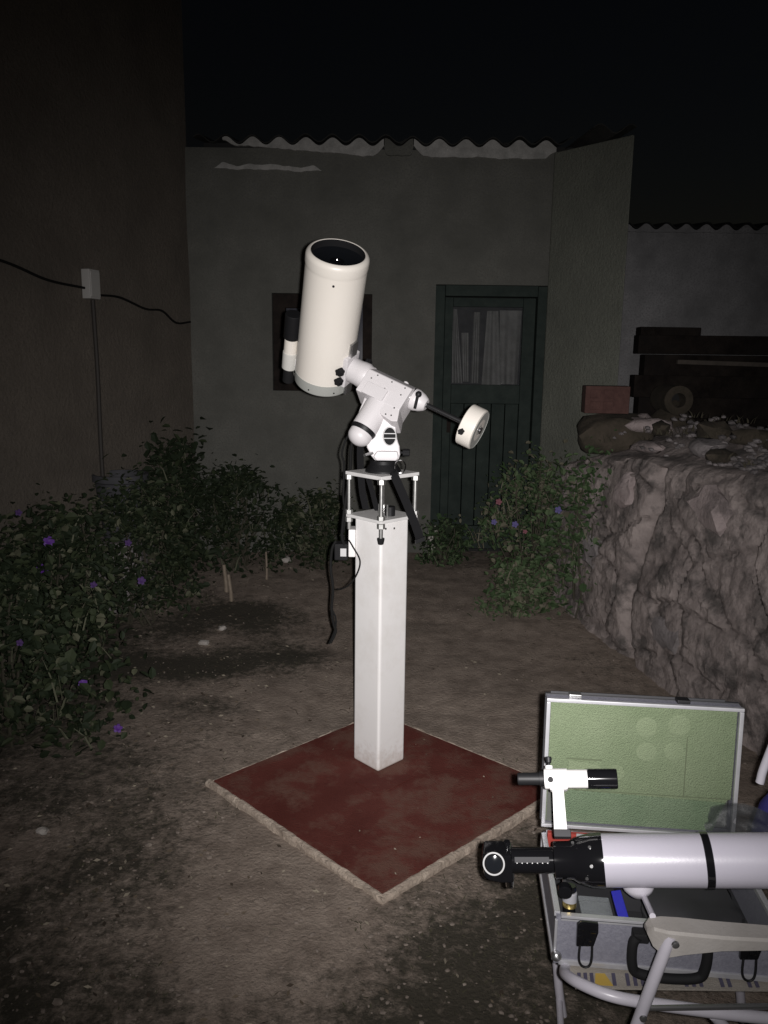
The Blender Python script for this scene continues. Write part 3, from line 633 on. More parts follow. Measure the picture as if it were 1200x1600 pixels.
# stakes and small stones
def stake(p, q, r, label):
    o = MB().tube([p, V(p).lerp(V(q), .5) + V((.004, 0, 0)), q], [r, r * .95, r * .8], 7).build('wooden_stake', 'stake_wood', origin=p); tag(o, label, 'stake', 'stakes by the bushes')
stake((-1.02, 4.95, .02), (-1.04, 4.97, .27), .014, 'left one of two short pale stakes by the bushes')
stake((-.955, 4.78, .02), (-.985, 4.84, .24), .012, 'right leaning one of two short pale stakes by the bushes')
stake((-.80, 5.2, .04), (-.80, 5.21, .30), .008, 'thin stake standing alone beyond the pair of stakes')
for (x, y, s_, lab) in ((-.72, 5.62, .035, 'pale stone on the dirt between the bushes and the pier'), (-1.13, 2.38, .016, 'small pale stone on the dirt at the far left'), (-.99, 4.15, .022, 'whitish stone at the edge of the dark soil patch'), (-.93, 4.35, .02, 'flat pale chip of stone on the dark soil patch')):
    o = MB().rock((x, y, gz(x, y) + s_ * .4), (s_ * 1.3, s_, s_ * .8), int(s_ * 1000), sub=2).build('stone', 'pale_stone', origin=(x, y, gz(x, y))); tag(o, lab, 'stone')
o = MB().rock((.365, 5.72, .27), (.045, .04, .13), 9, sub=2, amp=.1).build('stone', 'pale_stone', origin=(.365, 5.72, .12)); tag(o, 'upright pale stone at the left foot of the shed door', 'stone')
# grey pot by the conduit
pt = MB().lathe([(0, .10), (.0, .11), (.35, .15), (.36, .165), (.40, .165), (.40, .15), (.30, .14)], (-1.60, 4.72, .50), (0, 0, 1), 24, close=False)
o = pt.build('flower_pot', 'grey_pot', origin=(-1.60, 4.72, .50)); tag(o, 'grey pot half hidden in the bushes below the conduit pipe', 'pot')
MB().lathe([(0, .001), (.0, .138)], (-1.60, 4.72, .83), (0, 0, 1), 24, close=False).build('soil', 'dirt', o)
o = MB().box((-1.60, 4.72, .25), (.3, .3, .498), bev=.02).build('stone_block', 'stone_grey', origin=(-1.6, 4.72, 0)); tag(o, 'stone block carrying the grey pot in the bushes', 'block')

# ------------------------------------------------------------------ red painted concrete pad
pad = thing('concrete_pad', (.01, 2.675, 0), 'square red painted concrete pad with pale chipped edges under the pier', 'slab')
PF, PL, PB, PR = V((.01, 2.037, 0)), V((-.655, 2.69, 0)), V((-.018, 3.307, 0)), V((.695, 2.672, 0))
pc = (PF + PL + PB + PR) / 4
def inset(p, k): return p + (pc - p).normalized() * k
MB().prism([(p.x, p.y) for p in [inset(q, .032) for q in (PF, PR, PB, PL)]], (0, 0, 0), (V((1, 0, 0)), V((0, 1, 0)), V((0, 0, 1))), -.03, .05, bev=.004).build('slab', 'red_paint', pad)
rp_ = random.Random(5)
def edge_strip(p, q, w, h, seed):
    d = (q - p); L = d.length; d.normalize(); nrm = V((d.y, -d.x, 0));
    if nrm.dot(pc - p) > 0: nrm = -nrm
    n = max(3, int(L / .012)); b = MB(); vs = []
    for i in range(n + 1):
        s_ = p + d * (L * i / n)
        for (a, z) in ((-w, -.03), (-w, h - .002), (-w * .75, h), (-w * .2, h - .002), (-.001, h - .012), (0, -.03)):
            k = .0045 * noise.noise(V((i * .35, a * 200 + seed, z * 90))) + .002 * noise.noise(V((i * 1.1, a * 300, seed)))
            vs.append(s_ + nrm * (a + (k if a > -w * .9 else 0)) + V((0, 0, z + k * .6)))
    m = 6
    b.add(vs, [(i * m + j, (i + 1) * m + j, (i + 1) * m + (j + 1) % m, i * m + (j + 1) % m) for i in range(n) for j in range(m)] + [tuple(range(m)), tuple(n * m + j for j in range(m))])
    b.build('edge_strip', 'slab_edge', pad, smooth=0)
def run(p, q, cuts, w, h):
    t0 = 0
    for k, c in enumerate(cuts + [1]):
        edge_strip(p.lerp(q, t0 + .003), p.lerp(q, c - .003), w, h + rp_.uniform(-.002, .002), rp_.randint(0, 50)); t0 = c
run(PF, PL, [.21, .43, .60, .78], .021, .052); run(PF, PR, [.18, .35, .55, .8], .021, .052); run(PR, PB, [.4], .012, .044); run(PL, PB, [.5], .008, .040)
# faint paler square of old paint at the pier's foot
MB().prism([(p[0], p[1]) for p in ((-.008, 2.60), (.13, 2.735), (.10, 2.765), (-.008, 2.66), (-.075, 2.72), (-.095, 2.69))], (0, 0, 0), (V((1, 0, 0)), V((0, 1, 0)), V((0, 0, 1))), .0485, .0525).build('mortar_bed', 'red_paint', pad)

# ------------------------------------------------------------------ pier
PC = V((-.008, 2.862, 0))
D1 = V((math.cos(math.radians(44)), math.sin(math.radians(44)), 0)); D2 = V((-D1.y, D1.x, 0)); Z = V((0, 0, 1))
pier = thing('telescope_pier', (PC.x, PC.y, .05), 'square white metal pier standing on the red pad under the telescope', 'pier')
S_ = .1425
MB().box(PC + Z * (.05 + .4875), (S_, S_, .975), ax=(D1, D2, Z), bev=.0095, seg=3).build('column', 'pier_white', pier, smooth=0)
lp = MB().box(PC + Z * 1.030, (.188, .188, .012), ax=(D1, D2, Z), bev=.002).build('lower_plate', 'plate_alu', pier)
up_ = MB().box(PC + Z * 1.188, (.192, .192, .014), ax=(D1, D2, Z), bev=.002).build('upper_plate', 'plate_alu', pier)
for k, (a, b_) in enumerate(((-1, -1), (1, -1), (1, 1), (-1, 1))):
    q = PC + D1 * (a * .086) + D2 * (b_ * .086); front = (k == 0)
    # tie rods at the corners
    rod = MB().tube([q + Z * (.978 if not front else .968), q + Z * 1.184], .0075, 12).build('threaded_rod', 'zinc', pier)
    for (z, h) in ((1.174, .020), (1.044, .018), (1.015, .020)):
        MB().lathe([(-h / 2, .0125), (-h / 2 + .002, .0145), (h / 2 - .002, .0145), (h / 2, .0125)], q + Z * z, Z, 6).build('nut', 'zinc', rod)
    if front:
        MB().lathe([(-.018, .006), (-.016, .010), (0, .0135), (.006, .0135)], q + Z * .966, Z, 16).build('rubber_cap', 'black_rubber', rod)
MB().lathe([(0, .019), (.034, .019), (.036, .017)], V((.022, 2.835, 1.035)), Z, 24).build('plate_knob', 'black_paint', pier)
for q in ((-.018, 2.80), (.012, 2.79)): MB().tube([V((q[0], q[1], 1.035)), V((q[0], q[1], 1.085))], .0035, 8).build('stud', 'zinc', pier)
fn = -D2  # right hand visible face normal is -D2, left hand one is -D1
for q in (.012, .055): MB().lathe([(0, .0045), (.003, .004)], PC - D2 * (S_ / 2 - .0005) + D1 * (-S_ / 2 + q + .01) + Z * (1.0 - q * .1), -D2, 10).build('screw', 'steel', pier)
# wall box for the power lead on the column's left side
pw = MB().box(V((-.118, 2.885, .925)), (.026, .07, .105), bev=.004).build('socket_box', 'pier_white', pier)

# ------------------------------------------------------------------ equatorial mount
MO = V((.0047, 2.9272, 1.5016)); MD = V((.8568, -.3515, -.3773)).normalized()
MP = V((.4975, .3706, .7843)); MP = (MP - MD * MP.dot(MD)).normalized(); ME = MD.cross(MP).normalized()
AX = (MD, MP, ME)
def mp(d, p, e=0): return MO + MD * d + MP * p + ME * e
mount = thing('equatorial_mount', (PC.x, PC.y, 1.195), 'white equatorial mount head with counterweight on top of the pier', 'mount')
hb_ = MB().prism([(-.086, -.055), (.032, -.055), (.042, -.04), (.042, .004), (.010, .058), (-.086, .058)], MO, (MP, ME, MD), -.074, .110, bev=.005)
hb_.prism([(.0, -.080), (.106, -.070), (.126, -.124), (.104, -.134), (.058, -.128), (.03, -.105)], MO, AX, -.050, .0565, bev=.005)
dh = hb_.build('declination_housing', 'mount_paint', mount)
for (d, p) in ((-.045, -.02), (-.03, .0), (.03, .0), (.085, .0), (.02, -.035), (.085, -.03), (.095, -.115), (.075, -.12), (.09, -.085)):
    MB().lathe([(0, .0032), (.0022, .003)], mp(d, p, .0575), ME, 10).build('screw', 'steel', dh)
MB().box(mp(-.005, -.062, .062), (.085, .05, .014), ax=AX, bev=.004).build('cover_plate', 'mount_paint', dh)
MB().lathe([(0, .010), (.012, .010), (.014, .008)], mp(.05, .041, -.02), MP, 14).build('top_boss', 'mount_paint', dh)
sd = MB().lathe([(-.158, .038), (-.150, .047), (-.118, .047), (-.110, .049), (-.088, .049), (-.080, .044), (-.070, .043)], MO, MD, 36).build('saddle_drum', 'mount_paint', mount)
TV = V((.1454, -.5374, .8307)); TV = (TV - MD * TV.dot(MD)).normalized(); TS = MD.cross(TV)
MB().box(mp(-.163, 0, 0), (.022, .085, .125), ax=(MD, TS, TV), bev=.005).build('saddle_plate', 'mount_paint', mount)
def knob(c, ax, r=.014, h=.02, par=mount, nm='clamp_knob'):
    b = MB(); x, y, a = basis(ax); c = V(c); vs = []; fs = []; n = 30
    for (hh, sc) in ((-.012, .35), (0, .35), (0, .95), (.003, 1), (h - .003, 1), (h, .9)):
        for k in range(n):
            t = 2 * math.pi * k / n; rr = r * sc * (1 + .13 * math.cos(5 * t)); vs.append(c + a * hh + x * rr * math.cos(t) + y * rr * math.sin(t))
    for i in range(5):
        for k in range(n): fs.append((i * n + k, i * n + (k + 1) % n, (i + 1) * n + (k + 1) % n, (i + 1) * n + k))
    fs += [tuple(range(n)), tuple(5 * n + k for k in range(n))]
    return b.add(vs, fs).build(nm, 'black_rubber', par, smooth=50)
sgn = 1 if TS.dot(ME) > 0 else -1
NF = TS * sgn     # saddle side facing the viewer
for q in (.022, -.020): knob(mp(-.166, 0, 0) + TV * (q - .01) + NF * .052, NF + TV * .1 - MD * .2, .0145, .022)
knob(mp(-.125, .055, -.03), MP - MD * .2 - ME * .2, .013, .022)
cone = MB().lathe([(.100, .036), (.112, .037), (.114, .0405), (.126, .0405), (.130, .039), (.150, .033), (.165, .024), (.168, .020)], MO, MD, 36).build('shaft_collar', 'mount_paint', mount)
MB().lathe([(.104, .0385), (.113, .0395)], MO, MD, 36).build('chrome_ring', 'chrome', cone)
lv = MB().lathe([(-.011, .002), (-.010, .007), (-.005, .0108), (0, .012), (.005, .0108), (.010, .007), (.011, .002)], mp(.136, .006, .046), MP, 16)
lv.tube([mp(.136, .0, .046), mp(.150, -.046, .040)], .0055, 10).build('lock_lever', 'black_paint', mount)
sh = MB().lathe([(.165, .0095), (.330, .0095), (.332, .0075), (.335, .0095), (.386, .0095), (.386, .013), (.391, .013)], MO, MD, 20).build('counterweight_shaft', 'dark_steel', mount)
cw = MB().lathe([(.326, .012), (.326, .069), (.329, .074), (.332, .0755), (.378, .0755), (.381, .074), (.384, .069), (.384, .02), (.381, .012)], MO, MD, 56, close=False).build('counterweight', 'cream_paint', mount)
knob(mp(.345, -.052, .055), ME - MP, .010, .016, cw, 'clamp_screw')
MB().lathe([(.3835, .012), (.3845, .070), (.3855, .0705)], MO, MD, 40, close=False).build('shaded_end_face', 'grey_casting_and_shade', cw)  # grey disc paints in the end face's shade under grazing light
ra = MB().lathe([(-.205, .0415), (-.198, .046), (-.195, .0475), (-.120, .0485), (-.100, .050), (-.080, .050)], mp(.020, 0, .016), MP, 40).build('polar_housing', 'mount_paint', mount)
MB().lathe([(-.2085, .0445), (-.200, .0478), (-.195, .0485), (-.192, .0488)], mp(.020, 0, .016), MP, 40).build('dark_ring', 'black_paint', ra)
dm = [(-.207, .0435), (-.222, .0435)] + [(-.222 - .036 * math.sin(a), .0435 * math.cos(a)) for a in [k * math.pi / 2 / 9 for k in range(1, 10)]]
MB().lathe(dm, mp(.020, 0, .016), MP, 40).build('end_cap', 'mount_paint', ra)
MB().prism([(-.026, -.185), (-.046, -.08), (.10, -.06), (.105, -.115), (.06, -.16), (.04, -.20)], mp(0, 0, 0), AX, -.05, .020, bev=.008).build('polar_block', 'mount_paint', mount)
MB().prism([(-.036, 1.237), (.044, 1.237), (.053, 1.245), (.057, 1.262), (.054, 1.292), (.046, 1.312), (.034, 1.395), (.004, 1.43), (-.055, 1.41), (-.068, 1.31), (-.066, 1.285), (-.050, 1.255)], V((0, 2.858, 0)), (V((1, 0, 0)), Z, V((0, -1, 0))), -.06, .026, bev=.008).build('base_casting', 'mount_paint', mount)
MB().prism([(-.03, 1.240), (.042, 1.240), (.050, 1.252), (.046, 1.275), (-.028, 1.275), (-.042, 1.255)], V((0, 2.858, 0)), (V((1, 0, 0)), Z, V((0, -1, 0))), .02, .045, bev=.006).build('base_foot', 'mount_paint', mount)
EX = (V((1, 0.06, 0)).normalized(), V((0, 0, 1)))
en = V((.06, -1, 0)).normalized(); ec = V((.0165, 2.8318, 1.3275))
em = MB().lathe([(0, 1), (.004, 1), (.005, .96)], ec, en, 40, sx=.0250, sy=.0345, xy=EX).build('emblem', 'black_rubber', mount)
rim = MB(); rim.tube([ec + en * .005 + EX[0] * .0230 * math.cos(t) + EX[1] * .0326 * math.sin(t) for t in [2 * math.pi * k / 40 for k in range(41)]], .0019, 6).build('rim', 'emblem_grey', em)
for (dz, hw) in ((.010, .0212), (-.007, .0218)): MB().box(ec + en * .0052 + Z * dz, (hw * 2, .0012, .003), ax=(EX[0], en, Z)).build('stripe', 'emblem_grey', em)
MB().tube([V((-.045, 2.83, 1.266)), V((-.072, 2.785, 1.263))], .0055, 12).build('altitude_bolt', 'steel', mount)
knob(V((.066, 2.84, 1.268)), V((1, -.1, 0)), .013, .024, mount, 'azimuth_knob')
MB().lathe([(0, .066), (.006, .066), (.030, .050), (.042, .050)], V((-.005, 2.858, 1.1952)), Z, 40).build('pier_adapter', 'black_paint', mount)

# ------------------------------------------------------------------ the big tube
TT = TV; TA = mp(-.1385, 0, 0) - MD * .1335      # axis point beside the saddle
B0 = TA - TT * .101
RT = .1085
scope = thing('reflector_telescope', tuple(TA + MD * .11), 'large cream white telescope tube tilted upward on the mount', 'telescope')
SX = MD
MB().lathe([(.040, RT), (.470, RT), (.476, RT + .0004), (.484, RT + .0022), (.505, RT + .0024), (.513, RT + .0008), (.519, RT - .003), (.5230, RT - .008), (.5240, RT - .0125), (.5225, RT - .0150)], B0, TT, 72, close=False).build('tube', 'cream_paint', scope)
inn = MB().lathe([(.5228, RT - .0148), (.521, RT - .0156), (.512, RT - .0160), (.32, RT - .0168), (.318, .01)], B0, TT, 60, close=False).build('inner_baffle', 'tube_inside', scope)
cor = MB().lathe([(.498, RT - .0158), (.490, .060), (.486, .03), (.485, .002)], B0, TT, 60, close=False).build('corrector_glass', 'lens_glass', scope)
MB().lathe([(.478, .026), (.489, .026), (.491, .024), (.491, .013), (.487, .011), (.487, .001)], B0, TT, 32, close=False).build('secondary_cell', 'gloss_black', cor)
MB().lathe([(-.008, RT - .02), (-.006, RT - .004), (0, RT), (.041, RT + .0012), (.0415, RT - .01)], B0, TT, 72, close=False).build('rear_cell', 'grey_casting_and_shade', scope)
MB().lathe([(-.010, .02), (-.0085, RT - .015), (-.0065, RT - .012)], B0, TT, 48, close=True).build('rear_plate', 'grey_casting_and_shade', scope)
vb = MB().lathe([(-.05, .022), (-.05, .030), (-.03, .032), (-.009, .032)], B0, TT, 28).build('visual_back', 'black_paint', scope)
cvec = (V((0, 0, 1.6)) - B0); cdir = (cvec - TT * cvec.dot(TT)).normalized(); cside = TT.cross(cdir)
MB().lathe([(0, .0045), (.002, .004)], B0 + TT * .452 + (cdir * .999 + cside * -.02).normalized() * RT, cdir, 12).build('set_screw', 'black_paint', scope)
for a in (-.45, .45): MB().lathe([(0, .003), (.002, .003)], B0 + TT * .012 + (cdir * math.cos(a) + cside * math.sin(a)) * (RT + .0005), cdir * math.cos(a) + cside * math.sin(a), 10).build('set_screw', 'black_paint', scope)
knob(B0 - TT * .012 - MD * .045 + cdir * .045, -TT, .014, .022, scope, 'focus_knob')
MB().box(B0 + TT * .105 + MD * (RT + .004), (.014, .042, .22), ax=(MD, TS, TT), bev=.003).build('dovetail_bar', 'steel', scope)
# side finder on the tube's left
fo = B0 - MD * (RT + .046) + cdir * .034
fi = MB().lathe([(.006, .0255), (.075, .0275), (.076, .0262), (.140, .0262)], fo, TT, 32).build('finder_scope', 'cream_paint', scope)
MB().lathe([(.137, .0285), (.140, .0315), (.236, .0315), (.238, .029)], fo, TT, 32).build('dew_cap', 'black_paint', fi)
MB().lathe([(.003, .026), (.006, .0285), (.072, .0290), (.077, .0275)], fo, TT, 32).build('bracket_ring', 'finder_grey', fi)
MB().lathe([(-.062, .016), (-.058, .022), (-.02, .022), (.006, .019)], fo, TT, 24).build('eyepiece', 'black_rubber', fi)
MB().prism([(-.03, 0), (-.006, .012), (-.006, .055), (-.03, .062)], fo + MD * .044, (MD, TT, cside), -.009, .009, bev=.003).build('foot', 'mount_paint', fi)
MB().tube([fo + TT * .004 + MD * .020 + cdir * .012, fo + TT * -.008 + MD * .026 + cdir * .02], .004, 8).build('adjust_screw', 'chrome', fi)

# ------------------------------------------------------------------ cables and straps on the pier
def cable(pts, r, label, n=48, sub=None):
    o = MB().tube(bez(pts, n), r, 8).build('power_cable', 'black_cable', origin=pts[-1]); return tag(o, label, 'cable', 'black leads on the pier')
cable([(-.075, 2.93, 1.36), (-.120, 2.92, 1.30), (-.128, 2.90, 1.19), (-.140, 2.885, 1.10), (-.150, 2.87, 1.02), (-.155, 2.86, .95), (-.146, 2.845, .918)], .006, 'black lead from the mount down to the black plug')
cable([(-.07, 2.93, 1.38), (-.130, 2.90, 1.33), (-.158, 2.90, 1.26), (-.150, 2.90, 1.21), (-.152, 2.885, 1.10), (-.145, 2.88, 1.02), (-.15, 2.88, .96)], .004, 'thin black lead bowed out left of the mount')
o = MB().ribbon(bez([(-.088, 2.94, 1.35), (-.092, 2.945, 1.24), (-.085, 2.95, 1.12), (-.072, 2.95, 1.05), (-.068, 2.95, 1.037)], 20), (1, .1, 0), .026, .003).build('strap', 'strap', origin=(-.07, 2.95, 1.035)); tag(o, 'wide black strap hanging behind the left tie rod', 'strap', 'black straps on the pier')
o = MB().ribbon(bez([(-.060, 2.86, 1.196), (-.062, 2.90, 1.17), (-.045, 2.915, 1.11), (-.030, 2.92, 1.05), (-.024, 2.92, 1.037)], 20), (1, .25, 0), .020, .003).build('strap', 'strap', origin=(-.024, 2.92, 1.035)); tag(o, 'tapering black strap slanting between the two plates', 'strap', 'black straps on the pier')
o = MB().ribbon(bez([(.040, 2.80, 1.206), (.034, 2.768, 1.200), (.052, 2.752, 1.16), (.088, 2.745, 1.08), (.120, 2.745, 1.00), (.130, 2.75, .965)], 30), (1, .25, .35), .030, .003).build('strap', 'strap', origin=(.13, 2.75, .965)); tag(o, 'black strap slanting down past the right tie rod', 'strap', 'black straps on the pier')
MB().ribbon([(.1285, 2.746, .972), (.1315, 2.747, .958)], (1, .25, .35), .036, .006).build('buckle', 'black_paint', o)
rg = MB().tube([V((.056, 2.795, 1.222)) + V((math.cos(t) * .019, -.004 * math.sin(t), math.sin(t) * .0235)) for t in [2 * math.pi * k / 28 for k in range(29)]], .0026, 8).build('metal_ring', 'chrome', origin=(.056, 2.795, 1.196)); tag(rg, 'oval metal ring on the upper plate holding the strap', 'ring')
pl_ = thing('power_plug', (-.155, 2.865, .86), 'black square power adapter plugged into the left side of the pier', 'plug')
MB().box((-.158, 2.868, .893), (.050, .055, .064), bev=.006).build('body', 'black_rubber', pl_)
MB().box((-.149, 2.8395, .893), (.022, .002, .03)).build('sticker', 'emblem_grey', pl_)
cable([(-.128, 2.845, .938), (-.112, 2.79, .928), (-.085, 2.775, .88), (-.095, 2.775, .83), (-.125, 2.80, .78), (-.155, 2.82, .758), (-.172, 2.84, .752)], .0028, 'thin black wire looping in front of the pier corner')
cable([(-.178, 2.865, .93), (-.192, 2.86, .90), (-.197, 2.855, .83), (-.188, 2.85, .75), (-.193, 2.85, .67), (-.185, 2.85, .61), (-.178, 2.85, .58), (-.197, 2.85, .535)], .0055, 'thick black lead hanging down left of the pier')
cable([(-.193, 2.852, .67), (-.178, 2.848, .635), (-.180, 2.848, .59), (-.203, 2.852, .53)], .0035, 'short black lead hanging beside the thick one')

# ------------------------------------------------------------------ folding garden chair
chair = thing('garden_chair', (.58, 1.45, 0), 'white tubular folding garden chair with plastic armrests carrying the open case', 'chair')
def tubep(pts, r, nm, mt='chair_white', n=24, par=chair, seg=14): return MB().tube(bez(pts, n), r, seg).build(nm, mt, par)
tubep([(.76, 1.20, .455), (.62, 1.20, .47), (.47, 1.205, .487), (.41, 1.215, .492), (.370, 1.245, .487), (.356, 1.285, .468), (.362, 1.33, .442), (.39, 1.40, .428), (.395, 1.52, .425), (.40, 1.60, .43), (.43, 1.65, .44), (.50, 1.66, .445), (.78, 1.66, .45)], .0105, 'seat_rail', n=72)
LEGS = (('front_leg', [(.497, 1.178, .645), (.455, 1.178, .475), (.345, 1.178, .012)]), ('rear_leg', [(.60, 1.208, .46), (.78, 1.208, .24), (.905, 1.208, .012)]),
        ('front_leg', [(.44, 1.685, .62), (.425, 1.67, .30), (.435, 1.655, .137), (.456, 1.65, .012)]), ('rear_leg', [(.80, 1.66, .44), (.860, 1.652, .22), (.871, 1.65, .143), (.893, 1.65, .012)]))
for (nm, pts) in LEGS:
    lg = tubep(pts, .0105, nm); MB().lathe([(0, .013), (.028, .013), (.03, .011)], V((pts[-1][0], pts[-1][1], 0)), Z, 14).build('foot_cap', 'black_rubber', lg)
for (x, z) in ((.497, .645), (.4585, .489)): MB().lathe([(0, .0065), (.003, .006), (.0045, .003)], V((x, 1.168 if z < .6 else 1.156, z)), V((0, -1, 0)), 12).build('rivet', 'steel', chair)
tubep([(.470, 1.192, .487), (.62, 1.196, .488), (.80, 1.20, .490)], .005, 'brace_rod', 'steel', seg=10)
tubep([(.39, 1.178, .10), (.41, 1.45, .08), (.44, 1.65, .08)], .008, 'stretcher')
# armrests: moulded channel, deep at the front
def armrest(y, fl=1):
    b = MB(); st = []
    for (x, w, z, sk, dy) in ((.4635, .016, .643, .010, .012), (.471, .032, .6515, .034, .008), (.49, .043, .656, .050, .0), (.52, .045, .656, .040, -.003), (.58, .044, .654, .026, -.008), (.68, .040, .651, .018, -.012), (.78, .038, .650, .016, -.014), (.86 if fl > 0 else .80, .034, .652, .014, -.014)):
        yc = y + dy * fl
        st.append([(x, yc - w / 2 * fl, z - sk), (x, yc - w / 2 * fl, z - .004), (x, yc - (w / 2 - .004) * fl, z), (x, yc + (w / 2 - .004) * fl, z), (x, yc + w / 2 * fl, z - .004), (x, yc + w / 2 * fl, z - sk), (x, yc + (w / 2 - .004) * fl, z - sk), (x, yc + (w / 2 - .004) * fl, z - .010), (x, yc - (w / 2 - .004) * fl, z - .010), (x, yc - (w / 2 - .004) * fl, z - sk)])
    vs = [p for s_ in st for p in s_]; m = 10; n = len(st)
    fs = [(i * m + j, i * m + (j + 1) % m, (i + 1) * m + (j + 1) % m, (i + 1) * m + j) for i in range(n - 1) for j in range(m)] + [tuple(range(m)), tuple((n - 1) * m + j for j in range(m))]
    return b.add(vs, fs).build('armrest', 'arm_plastic', chair, smooth=28)
armrest(1.192); armrest(1.70, -1)
# slung seat with a printed border
sv = []; n1, n2 = 20, 12
for i in range(n1 + 1):
    for j in range(n2 + 1):
        x = .372 + .395 * i / n1; y = 1.285 + .40 * j / n2; sv.append((x, y, .4435 - .010 * math.sin(math.pi * i / n1) * math.sin(math.pi * j / n2)))
sv2 = [(a, b_, c - .004) for (a, b_, c) in sv]; q = n2 + 1; N = len(sv)
ff = [(i * q + j, (i + 1) * q + j, (i + 1) * q + j + 1, i * q + j + 1) for i in range(n1) for j in range(n2)]
ff2 = [tuple(N + k for k in f[::-1]) for f in ff]
ring = [j for j in range(q)] + [i * q + n2 for i in range(1, n1 + 1)] + [n1 * q + j for j in range(n2 - 1, -1, -1)] + [i * q for i in range(n1 - 1, 0, -1)]
ff3 = [(ring[k], ring[(k + 1) % len(ring)], N + ring[(k + 1) % len(ring)], N + ring[k]) for k in range(len(ring))]
seat = MB().add(sv + sv2, ff + ff2 + ff3).build('seat', 'seat_cloth', chair, smooth=40)
for k, x in enumerate((.378, .390, .402, .444, .470, .484, .498, .58, .594, .608, .648, .662, .70, .714)):
    MB().prism([(0, 0), (.007, 0), (.012, .030), (.005, .030)], V((x, 1.289, .4452 - .0007)), (V((1, 0, 0)), V((0, 1, 0)), Z), 0, .0012).build('printed_bar', 'seat_dark', seat)
MB().prism([(0, .002), (.034, .0), (.026, .03), (.008, .03)], V((.410, 1.288, .4452 - .0007)), (V((1, 0, 0)), V((0, 1, 0)), Z), 0, .0012).build('printed_motif', 'seat_yellow', seat)
# backrest, leaning back to the right, blue striped cloth between two tubes
tubep([(.79, 1.22, .455), (.90, 1.22, .52), (1.04, 1.22, .60), (1.17, 1.22, .66)], .0095, 'back_tube')
tubep([(.81, 1.655, .45), (.895, 1.652, .56), (.905, 1.652, .62)], .0095, 'back_post')
tubep([(.8655, 1.648, .6615), (.8795, 1.650, .727), (.96, 1.65, 1.03)], .0095, 'back_tube')
bt = MB(); bvs = []
for i in range(9):
    t = i / 8; z = .50 + .16 * t; x = .880 + .30 * t
    for j in range(7): yy = 1.235 + .45 * j / 6; bvs.append((x + .035 * math.sin(math.pi * j / 6), yy, z)); 
bvs2 = [(a + .004, b_, c) for (a, b_, c) in bvs]; N = len(bvs)
f1 = [(i * 7 + j, i * 7 + j + 1, (i + 1) * 7 + j + 1, (i + 1) * 7 + j) for i in range(8) for j in range(6)]
ring = [j for j in range(7)] + [i * 7 + 6 for i in range(1, 9)] + [8 * 7 + j for j in range(5, -1, -1)] + [i * 7 for i in range(7, 0, -1)]
bk = bt.add(bvs + bvs2, f1 + [tuple(N + k for k in f[::-1]) for f in f1] + [(ring[k], ring[(k + 1) % len(ring)], N + ring[(k + 1) % len(ring)], N + ring[k]) for k in range(len(ring))]).build('backrest', 'blue_cloth', chair, smooth=60)
# cloth sleeve round the far tube with its stripes
slv = MB().tube([(.898, 1.652, .49), (.901, 1.652, .545), (.906, 1.652, .60), (.910, 1.652, .635)], [.036, .036, .030, .014], 16).build('cloth_sleeve', 'blue_cloth', chair)
for k in range(3):
    z = .512 + k * .018; MB().tube([V((.872 + .006 * k, 1.626, z + .022)), V((.884 + .006 * k, 1.6185, z + .004)), V((.899 + .006 * k, 1.617, z - .012))], .0016, 6).build('white_stripe', 'white_cloth', slv)

# ------------------------------------------------------------------ open aluminium case on the chair
CA = math.radians(-5.5)
CX, CY = V((math.cos(CA), math.sin(CA), 0)), V((-math.sin(CA), math.cos(CA), 0)); CAX = (CX, CY, Z)
CO = V((.3395, 1.338, .4475)); CW, CD, CH = .425, .283, .108
def cp(x, y, z): return CO + CX * x + CY * y + Z * z
case = thing('equipment_case', tuple(CO + CX * .2 + CY * .14), 'open aluminium equipment case with green foam lid lying on the chair', 'case')
def cbox(b, x0, x1, y0, y1, z0, z1, bev=0.0): return b.box(cp((x0 + x1) / 2, (y0 + y1) / 2, (z0 + z1) / 2), (x1 - x0, y1 - y0, z1 - z0), ax=CAX, bev=bev)
t_ = .006
lowb = MB(); cbox(lowb, .002, CW - .002, .002, CD - .002, .002, .008); cbox(lowb, .004, CW - .004, .003, .003 + t_, .0085, CH - .004); cbox(lowb, .004, CW - .004, CD - .009, CD - .003, .0085, CH - .004)
cbox(lowb, .003, .009, .0095, CD - .0095, .0085, CH - .004); cbox(lowb, CW - .009, CW - .003, .0095, CD - .0095, .0085, CH - .004)
low = lowb.build('lower_shell', 'case_panel', case)
fr = MB(); e = .011
for z0 in (0, CH - e):
    cbox(fr, e, CW - e, -.001, e, z0, z0 + e, .0015); cbox(fr, e, CW - e, CD - e, CD + .001, z0, z0 + e, .0015); cbox(fr, -.001, e, e, CD - e, z0, z0 + e, .0015); cbox(fr, CW - e, CW + .001, e, CD - e, z0, z0 + e, .0015)
fr.build('edge_frame', 'case_alu', case)
gr = MB(); cbox(gr, e, CW - e, -.0016, .004, CH - .006, CH - .005); gr.build('groove', 'case_dark', case)
for x in (0, CW):
    for y in (0, CD):
        MB().box(cp(x + (.003 if x == 0 else -.003), y + (.003 if y == 0 else -.003), CH / 2), (.006, .006, CH - .0225), ax=CAX, bev=.002).build('corner_post', 'case_alu', case)
        MB().lathe([(-.009, .002), (-.008, .006), (-.004, .0095), (0, .0105), (.004, .0095), (.008, .006), (.009, .002)], cp(x + (.006 if x == 0 else -.006), y - (.004 if y == 0 else -.004), .022), Z, 16).build('corner_ball', 'steel', case)
inl = MB(); cbox(inl, .010, CW - .010, .0105, CD - .0105, .009, .013); inl.build('liner', 'case_dark', case)
